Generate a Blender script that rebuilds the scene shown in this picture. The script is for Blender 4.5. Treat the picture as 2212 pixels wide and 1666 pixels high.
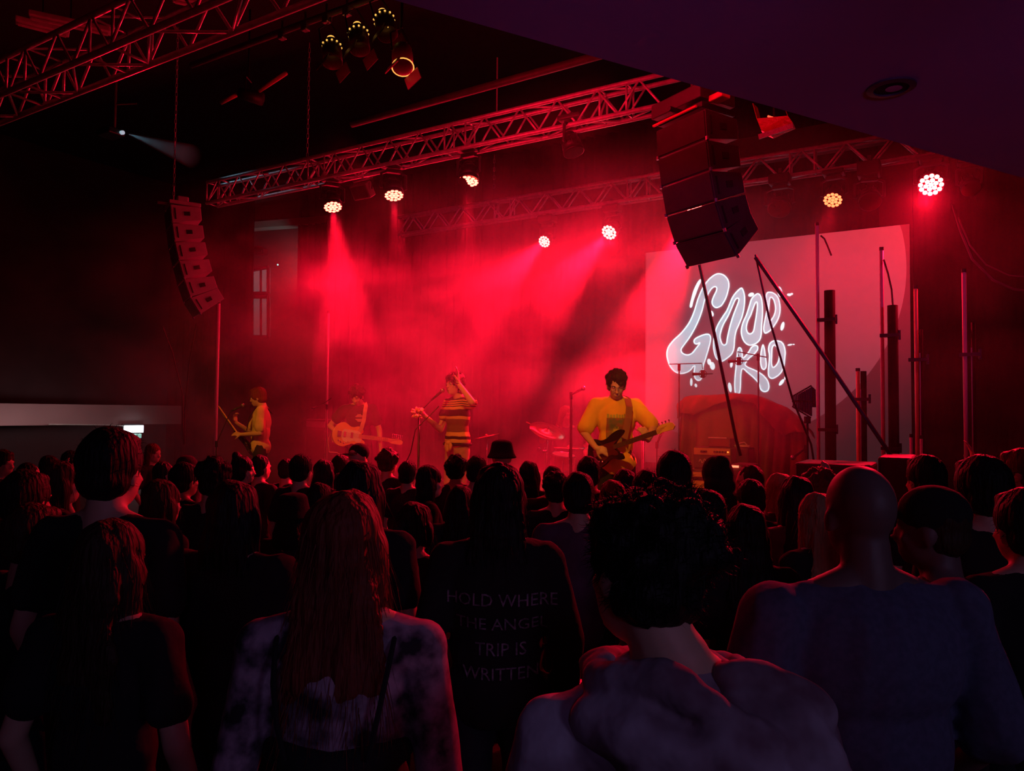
import bpy, bmesh, math, random
import numpy as np
from mathutils import Vector, Matrix, Euler, noise
from mathutils.bvhtree import BVHTree

for o in list(bpy.data.objects):
    bpy.data.objects.remove(o)
sc = bpy.context.scene
COL = sc.collection
PI = math.pi
rad = math.radians

# ------------------------------------------------------------------ camera
W, H, F = 2212, 1666, 1600.0
CAMZ = 1.88
PITCH, ROLL, TH = 0.0362, 0.0087, 0.5440
_cp, _sp, _cr, _sr = math.cos(PITCH), math.sin(PITCH), math.cos(ROLL), math.sin(ROLL)
FWD = Vector((0, _cp, _sp)); _u0 = Vector((0, -_sp, _cp)); _r0 = Vector((1, 0, 0))
RT = _cr * _r0 + _sr * _u0
UP = -_sr * _r0 + _cr * _u0
CAM = Vector((0, 0, CAMZ))
cam_data = bpy.data.cameras.new('camera')
cam = bpy.data.objects.new('camera', cam_data); COL.objects.link(cam)
cam.matrix_world = Matrix((
    (RT.x, UP.x, -FWD.x, CAM.x), (RT.y, UP.y, -FWD.y, CAM.y), (RT.z, UP.z, -FWD.z, CAM.z), (0, 0, 0, 1)))
cam_data.sensor_width = 36.0
cam_data.lens = 36.0 * F / W
cam_data.clip_start = 0.05
cam_data.clip_end = 100
sc.camera = cam

sc.view_settings.view_transform = 'Standard'
sc.view_settings.look = 'None'
sc.view_settings.gamma = 1
sc.view_settings.use_curve_mapping = False
sc.view_settings.exposure = 0.0
sc.cycles.use_denoising = True
sc.cycles.volume_step_rate = 2.5
sc.cycles.volume_max_steps = 48
sc.cycles.volume_bounces = 0
sc.cycles.max_bounces = 4
sc.cycles.diffuse_bounces = 2
sc.cycles.sample_clamp_indirect = 4

world = bpy.data.worlds.new('world'); sc.world = world
world.use_nodes = True
world.node_tree.nodes['Background'].inputs[0].default_value = (0.25, 0.08, 0.5, 1)
world.node_tree.nodes['Background'].inputs[1].default_value = 0.0

# stage frame: U runs along the stage front (towards the right), N runs into the stage
U = Vector((math.cos(TH), -math.sin(TH), 0))
N = Vector((math.sin(TH), math.cos(TH), 0))
K = Vector((0, 0, 1))
STAGE_Z = 0.5

def ray(px, py):
    return (FWD + RT * ((px - W / 2) / F) - UP * ((py - H / 2) / F))
def Pn(px, py, n):            # point seen at a pixel on the plane n metres from the camera towards the stage
    r = ray(px, py); return CAM + r * (n / r.dot(N))
def Pz(px, py, z):
    r = ray(px, py); return CAM + r * ((z - CAMZ) / r.z)
def Pd(px, py, d):
    return CAM + ray(px, py) * d
def S(u, n, z=0.0):           # stage coordinates to world
    return U * u + N * n + K * z
def uv_of(p):
    return p.dot(U), p.dot(N)
SROT = math.atan2(U.y, U.x)

# ------------------------------------------------------------------ lights
def srgb(*c):
    return tuple((x / 255 / 12.92) if x / 255 <= 0.04045 else ((x / 255 + 0.055) / 1.055) ** 2.4 for x in c)
RED = (1.0, 0.004, 0.028)
AMBER = (1.0, 0.36, 0.02)
def spot(name, loc, target, energy, angle, color=RED, blend=0.4, radius=0.04):
    l = bpy.data.lights.new(name, 'SPOT'); l.energy = energy; l.color = color
    l.spot_size = rad(angle); l.spot_blend = blend; l.shadow_soft_size = radius
    o = bpy.data.objects.new(name, l); COL.objects.link(o)
    o.location = loc
    o.rotation_euler = (Vector(target) - Vector(loc)).to_track_quat('-Z', 'Y').to_euler()
    return o
def V_(*a): return Vector(a)
def area(name, loc, target, energy, sx, sy, color):
    l = bpy.data.lights.new(name, 'AREA'); l.energy = energy; l.color = color
    l.shape = 'RECTANGLE'; l.size = sx; l.size_y = sy
    o = bpy.data.objects.new(name, l); COL.objects.link(o)
    o.location = loc
    o.rotation_euler = (Vector(target) - Vector(loc)).to_track_quat('-Z', 'Y').to_euler()
    return o

# lens positions of the stage fixtures (pixel, distance to the stage plane), where each one points
T2N, T3N = 6.71, 9.45
FIX = {
    'fa': (Pn(719, 447, 6.62), None, 27),
    'fb': (Pn(851, 422, 6.62), None, 20),
    'fc': (Pn(1012, 391, 6.62), None, 20),
    'ra': (Pn(1176, 522, 9.3), Pn(970, 720, 7.0), 26),
    'rb': (Pn(1316, 502, 9.3), Pn(1060, 790, 6.9), 26),
    'rc': (Pn(1502, 452, 9.3), Pn(1335, 860, 7.2), 24),
    'rd': (Pn(1799, 432, 9.3), S(-1.5, 6.0, 0.2), 30),
    're': (Pn(2011, 399, 9.3), S(-0.4, 4.4, 1.2), 50),
}
ENERGY = {'fa': 4800, 'fb': 1900, 'fc': 900, 'ra': 3200, 'rb': 4800, 'rc': 12000, 'rd': 260, 're': 600}
for k in ('fa', 'fb', 'fc'):        # front heads hang pointing down, tipped a little towards the hall
    p_, _, a_ = FIX[k]; h_ = Vector((-p_.x, -p_.y, 0)).normalized()
    FIX[k] = (p_, p_ + (h_ * 0.30 + U * {'fa': .16, 'fb': .10, 'fc': .0}[k] - K).normalized() * 4.0, a_)
for k, (p, t, a) in FIX.items():
    d = (t - p).normalized()
    spot('stage_wash_' + k, p + d * 0.03, t, ENERGY[k], a, RED, 0.55, 0.045)
# added red fill without fixtures: haze, front rows, screen and trusses
area('rear_red_fill', S(-6.0, 9.2, 4.15), S(-5.5, 3.0, 0.4), 270, 7.0, 0.4, RED)
spot('screen_red_fill', Pn(2030, 415, 8.9), Pn(1890, 560, 11.2), 420, 90, RED, 1.0, .08)  # added to redden the upper right of the screen, no lamp there
spot('hall_red_fill_a', Pn(1316, 520, 9.1), V_(-1.2, 1.0, 1.3), 350, 55, RED, .8, .06)  # this pair is added for red rims on the crowd
spot('hall_red_fill_b', Pn(2000, 430, 9.0), V_(.8, 1.0, 1.2), 1000, 75, RED, .8, .06)
spot('truss_back_fill_a', S(-5.6, 6.2, 4.5), S(-5.4, 3.0, 4.5), 420, 60, RED, .8, .08)  # this and the next three are added to redden the trusses
spot('truss_back_fill_b', S(-2.6, 6.2, 4.5), S(-3.2, 3.0, 4.5), 380, 60, RED, .8, .08)
spot('near_truss_red_fill', S(-7.5, 5.4, 3.4), S(-4.2, 3.0, 4.6), 150, 50, RED, .9, .1)
area('truss_glow_fill', S(-2.0, 5.2, 4.5), S(-1.5, 7.0, 4.9), 30, 4.0, 0.3, RED)
area('front_red_fill', S(-3.6, 4.2, 4.3), S(-3.4, 9.0, 2.2), 30, 2.0, 0.5, RED)  # added red fill above the audience, no fixture
# amber front light on the players
for k, (u, n, e) in {'bass': (-2.7, 6.4, 330), 'singer': (-4.7, 6.7, 280), 'mid': (-6.7, 7.3, 280), 'left': (-7.9, 6.6, 260), 'gear': (-2.75, 8.5, 300)}.items():
    spot('amber_' + k, S(u + 1.3, 3.0, 4.2), S(u, n, 1.5), e, 18, AMBER, 0.6, 0.05)
# violet fill lamps added behind the audience, for their backs and the soffit
spot('violet_fill', (3.0, -2.6, 2.95), (0.95, 1.6, 1.35), 62, 50, (0.50, 0.36, 0.84), 1.0, .4)
spot('violet_fill_left', (0.4, -2.6, 2.9), (-0.75, 1.6, 1.3), 20, 38, (0.50, 0.32, 0.90), 1.0, .4)
spot('violet_fill_up', (1.6, -2.6, 2.3), (2.9, 5.0, 3.45), 260, 28, (0.66, 0.12, 0.9), 1.0, .3)
spot('violet_fill_up_left', (0.2, -2.6, 2.3), (0.5, 4.2, 3.45), 260, 28, (0.66, 0.12, 0.9), 1.0, .3)

# ------------------------------------------------------------------ materials
MATS = {}
def mat(name, color, rough=0.6, metal=0.0, emit=None, estr=0.0, noise_amt=0.25, nscale=9.0, bump=0.0, bscale=40.0, color2=None, spec=0.5, stretch=None):
    if name in MATS: return MATS[name]
    m = bpy.data.materials.new(name); m.use_nodes = True
    nt = m.node_tree; b = nt.nodes['Principled BSDF']
    c2 = color2 or tuple(c * (1 - noise_amt) for c in color)
    tc = nt.nodes.new('ShaderNodeTexCoord'); nz = nt.nodes.new('ShaderNodeTexNoise')
    mp = nt.nodes.new('ShaderNodeMapping'); nt.links.new(tc.outputs['Object'], mp.inputs[0])
    if stretch: mp.inputs['Scale'].default_value = stretch
    nt.links.new(mp.outputs[0], nz.inputs['Vector']); nz.inputs['Scale'].default_value = nscale; nz.inputs['Detail'].default_value = 4
    rp = nt.nodes.new('ShaderNodeValToRGB'); rp.color_ramp.elements[0].position = 0.38; rp.color_ramp.elements[1].position = 0.62
    rp.color_ramp.elements[0].color = (*c2, 1); rp.color_ramp.elements[1].color = (*color, 1)
    nt.links.new(nz.outputs[0], rp.inputs[0]); nt.links.new(rp.outputs[0], b.inputs['Base Color'])
    b.inputs['Roughness'].default_value = rough; b.inputs['Metallic'].default_value = metal
    b.inputs['Specular IOR Level'].default_value = spec
    if emit:
        b.inputs['Emission Color'].default_value = (*emit, 1); b.inputs['Emission Strength'].default_value = estr
    if bump:
        n2 = nt.nodes.new('ShaderNodeTexNoise'); n2.inputs['Scale'].default_value = bscale
        nt.links.new(mp.outputs[0], n2.inputs['Vector'])
        bp = nt.nodes.new('ShaderNodeBump'); bp.inputs['Strength'].default_value = bump; bp.inputs['Distance'].default_value = 0.02
        nt.links.new(n2.outputs[0], bp.inputs['Height']); nt.links.new(bp.outputs[0], b.inputs['Normal'])
    MATS[name] = m
    return m
M = dict(
    black=mat('black_metal', (0.012, 0.012, 0.014), 0.45, 0.3),
    blackp=mat('black_plastic', (0.015, 0.015, 0.017), 0.5),
    alu=mat('truss_aluminium', (0.62, 0.62, 0.64), 0.35, 0.3, nscale=20),
    steel=mat('steel', (0.5, 0.5, 0.52), 0.25, 0.9),
    chrome=mat('chrome', (0.75, 0.75, 0.77), 0.12, 1.0, noise_amt=0.05),
    drape=mat('black_drape', (0.0028, 0.0028, 0.003), 0.98, spec=0.02, nscale=3),
    tube=mat('frosted_tube', (0.62, 0.6, 0.58), 0.4, noise_amt=0.08),
    spkgrey=mat('speaker_grey_paint', (0.5, 0.5, 0.52), 0.55, noise_amt=0.1),
    spkblack=mat('speaker_black_paint', (0.03, 0.027, 0.027), 0.6, bump=0.2, bscale=160),
    skin=mat('skin', (0.62, 0.38, 0.27), 0.55, noise_amt=0.08),
    skin2=mat('skin_deep', (0.17, 0.11, 0.10), 0.55, noise_amt=0.1),
    hairblack=mat('hair_black', (0.010, 0.008, 0.007), 0.62, spec=.25, bump=0.8, bscale=60, stretch=(1, 1, .15)),
    hairbrown=mat('hair_brown', (0.05, 0.026, 0.014), 0.62, spec=.25, bump=0.8, bscale=60, stretch=(1, 1, .15)),
    hairred=mat('hair_red', (0.20, 0.035, 0.02), 0.62, spec=.25, bump=0.8, bscale=60, stretch=(1, 1, .12)),
    hairfair=mat('hair_fair', (0.45, 0.28, 0.14), 0.62, spec=.25, bump=0.8, bscale=60, stretch=(1, 1, .15)),
    jean=mat('dark_denim', (0.02, 0.022, 0.035), 0.9),
    khaki=mat('khaki_cotton', (0.38, 0.26, 0.13), 0.9),
    cloth_black=mat('black_cotton', (0.012, 0.011, 0.013), 0.95, bump=0.3, bscale=18),
    cloth_grey=mat('charcoal_cotton', (0.035, 0.03, 0.04), 0.95, bump=0.3, bscale=18),
    cloth_violet=mat('plum_cotton', (0.12, 0.06, 0.12), 0.95, bump=0.3, bscale=18),
    cloth_navy=mat('slate_blue_cotton', (0.10, 0.11, 0.19), 0.95, nscale=60, noise_amt=0.2, bump=0.3, bscale=14),
    yellow=mat('yellow_cotton', (0.85, 0.50, 0.045), 0.9, noise_amt=0.06, bump=0.35, bscale=7),
    white=mat('warm_white', (0.75, 0.72, 0.66), 0.6, noise_amt=0.05),
    wood_fret=mat('fretboard_wood', (0.10, 0.045, 0.02), 0.5),
    maple=mat('maple_wood', (0.80, 0.46, 0.17), 0.35, noise_amt=0.1, nscale=4, stretch=(1, 8, 1)),
    butter=mat('butterscotch_lacquer', (0.85, 0.42, 0.10), 0.2, noise_amt=0.12, nscale=4, stretch=(1, 6, 1)),
    gloss=mat('gloss_black_lacquer', (0.012, 0.008, 0.008), 0.12),
    pick=mat('pickguard', (0.12, 0.015, 0.015), 0.25),
    strap=mat('brown_leather_strap', (0.30, 0.11, 0.05), 0.6),
)

# ------------------------------------------------------------------ mesh helpers
class MB:
    def __init__(s): s.v = []; s.f = []; s.mi = []
    def add(s, vs, fs, mi=0):
        o = len(s.v); s.v += [tuple(v) for v in vs]; s.f += [tuple(i + o for i in f) for f in fs]; s.mi += [mi] * len(fs); return s
    def box(s, c, size, R=None, mi=0, bev=0.0):
        hx, hy, hz = size[0] / 2, size[1] / 2, size[2] / 2
        c = Vector(c)
        if bev <= 0:
            vs = [Vector((x, y, z)) for x in (-hx, hx) for y in (-hy, hy) for z in (-hz, hz)]
            fs = [(0, 1, 3, 2), (4, 6, 7, 5), (0, 4, 5, 1), (2, 3, 7, 6), (0, 2, 6, 4), (1, 5, 7, 3)]
        else:
            bm = bmesh.new(); bmesh.ops.create_cube(bm, size=1)
            bmesh.ops.scale(bm, vec=(hx * 2, hy * 2, hz * 2), verts=bm.verts)
            bmesh.ops.bevel(bm, geom=bm.edges, offset=bev, segments=2, affect='EDGES', profile=.5)
            bm.verts.index_update()
            vs = [v.co.copy() for v in bm.verts]; fs = [[v.index for v in f.verts] for f in bm.faces]; bm.free()
        if R is not None: vs = [R @ v for v in vs]
        return s.add([v + c for v in vs], fs, mi)
    def tube(s, a, b, r, r2=None, seg=8, mi=0, cap=True):
        a, b = Vector(a), Vector(b); r2 = r if r2 is None else r2
        d = (b - a)
        if d.length < 1e-6: return s
        d.normalize(); x = d.orthogonal().normalized(); y = d.cross(x)
        vs = []
        for p, q in ((a, r), (b, r2)):
            vs += [p + (x * math.cos(t) + y * math.sin(t)) * q for t in [2 * PI * i / seg for i in range(seg)]]
        fs = [(i, (i + 1) % seg, seg + (i + 1) % seg, seg + i) for i in range(seg)]
        if cap: fs += [tuple(range(seg - 1, -1, -1)), tuple(range(seg, 2 * seg))]
        return s.add(vs, fs, mi)
    def path(s, pts, r, seg=6, mi=0):
        pts = [Vector(p) for p in pts]; vs = []; n = len(pts)
        x = None
        for i, p in enumerate(pts):
            d = (pts[min(i + 1, n - 1)] - pts[max(i - 1, 0)]).normalized()
            x = d.orthogonal().normalized() if x is None else (x - d * x.dot(d)).normalized()
            y = d.cross(x); rr = r[i] if isinstance(r, (list, tuple)) else r
            vs += [p + (x * math.cos(t) + y * math.sin(t)) * rr for t in [2 * PI * k / seg for k in range(seg)]]
        fs = [(i * seg + k, i * seg + (k + 1) % seg, (i + 1) * seg + (k + 1) % seg, (i + 1) * seg + k) for i in range(n - 1) for k in range(seg)]
        fs += [tuple(range(seg - 1, -1, -1)), tuple(range((n - 1) * seg, n * seg))]
        return s.add(vs, fs, mi)
    def ball(s, c, r, R=None, seg=16, rings=10, mi=0):
        c = Vector(c); r = (r, r, r) if isinstance(r, (int, float)) else r
        vs = [Vector((0, 0, r[2]))]; fs = []
        for i in range(1, rings):
            t = PI * i / rings
            for j in range(seg):
                a = 2 * PI * j / seg; vs.append(Vector((r[0] * math.sin(t) * math.cos(a), r[1] * math.sin(t) * math.sin(a), r[2] * math.cos(t))))
        vs.append(Vector((0, 0, -r[2]))); L = len(vs) - 1
        for j in range(seg):
            fs.append((0, 1 + j, 1 + (j + 1) % seg)); fs.append((L, L - seg + (j + 1) % seg, L - seg + j))
        for i in range(rings - 2):
            for j in range(seg):
                a = 1 + i * seg; fs.append((a + j, a + seg + j, a + seg + (j + 1) % seg, a + (j + 1) % seg))
        if R is not None: vs = [R @ v for v in vs]
        return s.add([v + c for v in vs], fs, mi)
    def cap(s, a, b, ra, rb=None, seg=14):
        rb = ra if rb is None else rb
        s.ball(a, ra, seg=seg, rings=8); s.ball(b, rb, seg=seg, rings=8); s.tube(a, b, ra, rb, seg=seg); return s
    def prism(s, poly, thick, R=None, c=(0, 0, 0), mi=0):   # polygon in local xy, extruded along z (centred)
        n = len(poly); c = Vector(c)
        vs = [Vector((p[0], p[1], -thick / 2)) for p in poly] + [Vector((p[0], p[1], thick / 2)) for p in poly]
        fs = [tuple(range(n - 1, -1, -1)), tuple(range(n, 2 * n))] + [(i, (i + 1) % n, n + (i + 1) % n, n + i) for i in range(n)]
        if R is not None: vs = [R @ v for v in vs]
        return s.add([v + c for v in vs], fs, mi)
    def disc(s, c, nrm, r, seg=16, mi=0):
        nrm = Vector(nrm).normalized(); x = nrm.orthogonal().normalized(); y = nrm.cross(x); c = Vector(c)
        return s.add([c + (x * math.cos(t) + y * math.sin(t)) * r for t in [2 * PI * i / seg for i in range(seg)]], [tuple(range(seg))], mi)
    def mesh(s, name, smooth=False):
        me = bpy.data.meshes.new(name); me.from_pydata(s.v, [], s.f)
        me.polygons.foreach_set('material_index', s.mi)
        if smooth: me.polygons.foreach_set('use_smooth', [True] * len(s.f))
        me.validate(); me.update(); return me
    def build(s, name, mats, parent=None, smooth=False, loc=None):
        return link(name, s.mesh(name, smooth), mats, parent, loc)

def link(name, me, mats, parent=None, loc=None):
    if mats is not None:
        me.materials.clear()
        for m in (mats if isinstance(mats, (list, tuple)) else [mats]): me.materials.append(m)
    o = bpy.data.objects.new(name, me); COL.objects.link(o)
    if loc is not None: o.location = loc
    if parent is not None: o.parent = parent
    return o
def tag(o, label=None, cat=None, group=None, kind=None):
    if label: o['label'] = label
    if cat: o['category'] = cat
    if group: o['group'] = group
    if kind: o['kind'] = kind
    return o
def empty(name, label, cat, loc=(0, 0, 0), rz=0.0, group=None):
    o = bpy.data.objects.new(name, None); COL.objects.link(o); o.empty_display_size = 0.1
    o.location = loc; o.rotation_euler = (0, 0, rz)
    return tag(o, label, cat, group)
def copy_tree(o, parent=None):
    c = o.copy(); COL.objects.link(c)
    if parent is not None: c.parent = parent
    for ch in list(o.children): copy_tree(ch, c)
    return c
def rot(ax, deg): return Matrix.Rotation(rad(deg), 3, ax)
SM = Matrix.Rotation(SROT, 3, 'Z')    # stage-aligned: local x = U, local y = N

def voxel(mb, size, smooth_it=2, name='v', fn=None, fac=0.5):
    me = mb.mesh(name); ob = bpy.data.objects.new('tmp', me); COL.objects.link(ob)
    md = ob.modifiers.new('r', 'REMESH'); md.mode = 'VOXEL'; md.voxel_size = size; md.use_smooth_shade = True
    if smooth_it:
        ms = ob.modifiers.new('s', 'SMOOTH'); ms.iterations = smooth_it; ms.factor = fac
    dg = bpy.context.evaluated_depsgraph_get(); out = bpy.data.meshes.new_from_object(ob.evaluated_get(dg))
    bpy.data.objects.remove(ob); bpy.data.meshes.remove(me); out.name = name
    if fn:
        for v in out.vertices: v.co = fn(v.co)
        out.update()
    out.polygons.foreach_set('use_smooth', [True] * len(out.polygons))
    return out

# ================================================================== SETTING
def struct(name, mb, m, **k):
    o = mb.build(name, m, **k); o['kind'] = 'structure'; return o
m_floor = mat('hall_floor', (0.05, 0.045, 0.05), 0.5, bump=0.1)
m_wallu = mat('upper_wall_paint', (0.05, 0.03, 0.033), 0.9, nscale=1.5)
m_walll = mat('lower_wall_paint', (0.34, 0.30, 0.32), 0.85, nscale=1.2, noise_amt=0.15)
m_beam = mat('bulkhead_paint', (0.36, 0.25, 0.25), 0.85, nscale=1.2, noise_amt=0.1)
m_soffit = mat('soffit_paint', (0.30, 0.26, 0.29), 0.9, nscale=1.0, noise_amt=0.08, bump=0.05)
m_ceil = mat('black_ceiling', (0.012, 0.01, 0.011), 0.95)
m_deck = mat('stage_deck', (0.03, 0.028, 0.03), 0.55)
struct('floor', MB().box(S(-2, 3, -0.05), (40, 34, 0.1), SM), m_floor)
struct('ceiling', MB().box(S(-2, 3, 7.1), (40, 34, 0.2), SM), m_ceil)
struct('wall_rear', MB().box(S(-2, 12.6, 3.5), (34, 0.2, 7), SM), m_wallu)
struct('wall_left', MB().box(S(-15.4, 2, 4.48), (0.2, 21, 5.04), SM).box(S(-15.4, 2, 0.98), (0.2, 21, 1.96), SM, mi=1), [m_wallu, m_walll])
struct('wall_right', MB().box(S(10, 2, 3.5), (0.2, 21, 7), SM), m_wallu)
struct('wall_back', MB().box(S(-2, -8.6, 3.5), (34, 0.2, 7), SM), m_wallu)
b = Pn(0, 0, 1)
struct('trim_1', MB().box(S(-15.0, 3.6, 1.76), (0.6, 17.5, 0.4), SM), m_beam)
struct('trim_2', MB().box(S(-14.62, 5.55, 1.88), (0.16, 1.5, 0.3), SM), m_wallu)

# lowered soffit over the audience
ZS = 3.4
A0, B0 = Pz(850, 0, ZS), Pz(2212, 385, ZS)
dAB = (B0 - A0).normalized(); side = Vector((dAB.y, -dAB.x, 0))
if side.dot(Vector((1, -1, 0))) < 0: side = -side
A1 = A0 - dAB * 7.5; B1 = B0 + dAB * 3.5
pts = [A1, B1, B1 + side * 9, A1 + side * 9]
mb = MB(); mb.add(pts + [p + K * 0.5 for p in pts], [(0, 1, 2, 3), (7, 6, 5, 4), (0, 4, 5, 1), (1, 5, 6, 2), (2, 6, 7, 3), (3, 7, 4, 0)])
struct('ceiling_soffit', mb, m_soffit)
# recessed downlight in the soffit
dc = Pz(1925, 188, ZS - 0.001)
t = empty('recessed_downlight', 'unlit round recessed downlight set in the violet soffit', 'ceiling light', dc)
mb = MB(); seg = 28
for i in range(seg):
    a, c = 2 * PI * i / seg, 2 * PI * (i + 1) / seg
    q = [(0.075, 0), (0.105, 0), (0.105, -0.008), (0.075, -0.012)]
    vs = [Vector((r * math.cos(x), r * math.sin(x), z)) for x in (a, c) for r, z in q]
    mb.add(vs, [(1, 2, 6, 5), (2, 3, 7, 6), (3, 0, 4, 7)])
mb.build('trim_ring', mat('bronze_ring', (0.05, 0.045, 0.05), 0.4), t)
MB().disc((0, 0, -0.004), (0, 0, -1), 0.078).build('dark_well', mat('lamp_well', (0.004, 0.004, 0.004), 0.7), t)
MB().disc((0.012, 0.0, -0.008), (0, 0, -1), 0.036).build('lamp', mat('dead_lamp', (0.35, 0.3, 0.35), 0.4), t)

# stage platform
t = empty('stage_platform', 'low black stage platform that the band stands on', 'stage', S(-4, 8.6, 0))
sm4 = SM
MB().box((0, 0, STAGE_Z - 0.03), (19, 6.6, 0.06), SM).build('deck', m_deck, t)
MB().box((0, -3.26, (STAGE_Z - .06) / 2), (19, 0.04, STAGE_Z - .06), SM).build('front_skirt', M['drape'], t)

# drapes: folded cloth sheets hung from the grid
def drape(name, label, u0, u1, n, z0, z1, m, fold=0.22, amp=0.05, parent=None, axis='u'):
    mb = MB(); k = int(abs(u1 - u0) / fold * 6)
    vs = []; fs = []
    for i in range(k + 1):
        u = u0 + (u1 - u0) * i / k; d = amp * math.sin(2 * PI * i / 6 + 0.7 * math.sin(i * .37))
        for z in (z0, (z0 + z1) / 2, z1):
            a = (u, n + d) if axis == 'u' else (n + d, u)
            vs.append(S(a[0], a[1], z) - S((u0 + u1) / 2 if axis == 'u' else n, n if axis == 'u' else (u0 + u1) / 2, 0))
    for i in range(k):
        for j in range(2): a = i * 3 + j; fs.append((a, a + 3, a + 4, a + 1))
    me = MB().add(vs, fs).mesh(name, True)
    c = S((u0 + u1) / 2, n, 0) if axis == 'u' else S(n, (u0 + u1) / 2, 0)
    o = link(name, me, m, loc=c)
    md = o.modifiers.new('t', 'SOLIDIFY'); md.thickness = 0.012
    tag(o, label, 'curtain'); return o
p0, p1 = Pn(438, 700, 10.2), Pn(548, 700, 10.2)
drape('stage_drape', 'black side drape hanging left of the stage beside the windows', uv_of(p0)[0] - 1.2, uv_of(p1)[0], 10.2, STAGE_Z + .006, 6.9, M['drape'])
p2 = Pn(640, 700, 12.1)
drape('stage_drape', 'long black backdrop curtain behind the band', uv_of(p2)[0], -1.0, 12.1, 0.0, 6.9, M['drape'])
p3 = Pn(1970, 700, 11.3)
drape('stage_drape', 'black drape right of the projection screen', uv_of(p3)[0] + 0.03, 9.5, 11.3, STAGE_Z + .006, 6.8, M['drape'])

# windows and duct seen past the left drape
def window_px(name, pts, n):
    c = [Pn(x, y, n) for x, y in pts]
    mb = MB(); mb.add(c + [p + N * 0.04 for p in c], [(0, 1, 2, 3), (7, 6, 5, 4), (0, 4, 5, 1), (1, 5, 6, 2), (2, 6, 7, 3), (3, 7, 4, 0)])
    o = mb.build(name, mat('window_glow', (0.3, 0.3, 0.33), 0.3, emit=(0.42, 0.40, 0.46), estr=0.14)); o['kind'] = 'structure'
    fr = MB()
    for i in range(4): fr.tube(c[i] - N * .02, c[(i + 1) % 4] - N * .02, 0.045, seg=6)
    mid = (c[0] + c[3]) / 2; 
    fr.tube((c[0] * .45 + c[1] * .55) - N * .02, (c[3] * .45 + c[2] * .55) - N * .02, 0.03, seg=6)
    fr.build('window_frame', M['black'], o)
    return o
window_px('window_1', [(546, 584), (581, 578), (581, 634), (546, 634)], 12.4)
window_px('window_2', [(546, 642), (581, 642), (581, 728), (546, 728)], 12.4)
MB().box(Pn(595, 486, 12.2), (3.6, 0.3, 0.16), SM @ rot('Y', 4)).build('trim_3', m_beam)['kind'] = 'structure'
sp = Pn(600, 575, 12.38)
o = MB().ball((0, 0, 0), (0.022, 0.022, 0.022)).build('wall_glow', mat('pale_glow', (.4, .5, .5), .5, emit=(.35, .6, .58), estr=1.0), loc=Pn(600, 572, 12.0)); tag(o, 'small pale glowing wall lamp beside the upper window', 'lamp')  # ball and the spot below added for a pale glow, no lamp there
spot('wall_glow_fill', Pn(600, 572, 11.6), Pn(600, 560, 12.5), 22, 120, (.5, .9, .85), 1.0, .05)
t = empty('wall_unit', 'small dark box fixed on the wall above the windows', 'box', Pn(565, 545, 12.42))
MB().box((0, 0, 0), (0.28, 0.16, 0.13), SM, bev=.015).build('casing', M['black'], t)
MB().box(SM @ Vector((0, -.09, 0)), (0.2, 0.02, 0.06), SM).build('grille', M['blackp'], t)

# glowing panel at the far left
sgn = Pn(289, 927, 1); 
def Pu(px, py, u):
    r = ray(px, py); return CAM + r * (u / r.dot(U))
c = Pu(289, 927, -14.6); SU = SM @ Matrix.Rotation(PI / 2, 3, 'Z')
t = empty('light_panel', 'glowing white panel with a pale green strip under it at the far left wall', 'light panel', c)
MB().box((0, 0, 0), (0.40, 0.06, 0.15), SU, bev=.01).build('lit_face', mat('panel_white', (1, 1, 1), .5, emit=(0.82, 0.93, 1.0), estr=4.0), t)
MB().box((0, 0, -0.145), (0.32, 0.05, 0.085), SU, bev=.01).build('green_strip', mat('panel_green', (.6, .9, .8), .5, emit=(0.30, 0.72, 0.60), estr=0.9), t)
MB().box(SU @ Vector((0, .05, -.06)), (0.44, 0.04, 0.34), SU).build('housing', M['black'], t)
MB().box((0, 0, -.9), (0.1, 0.1, 1.3), SU).build('stand', M['black'], t)
area('left_wall_fill', Pu(150, 945, -13.6) + K * .35, Pu(150, 945, -15.3) - K * .2, 6, 2.4, .2, (1.0, .72, .72))  # added fill washing the lower wall, no lamp there
o = MB().path([Pu(105, 917, -14.62), Pu(225, 918, -14.62), Pu(272, 920, -14.62)], 0.012).build('cable', mat('pale_cable', (.6, .65, .6), .5)); tag(o, 'thin pale cable run along the bulkhead edge to the glowing panel', 'cable')

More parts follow.
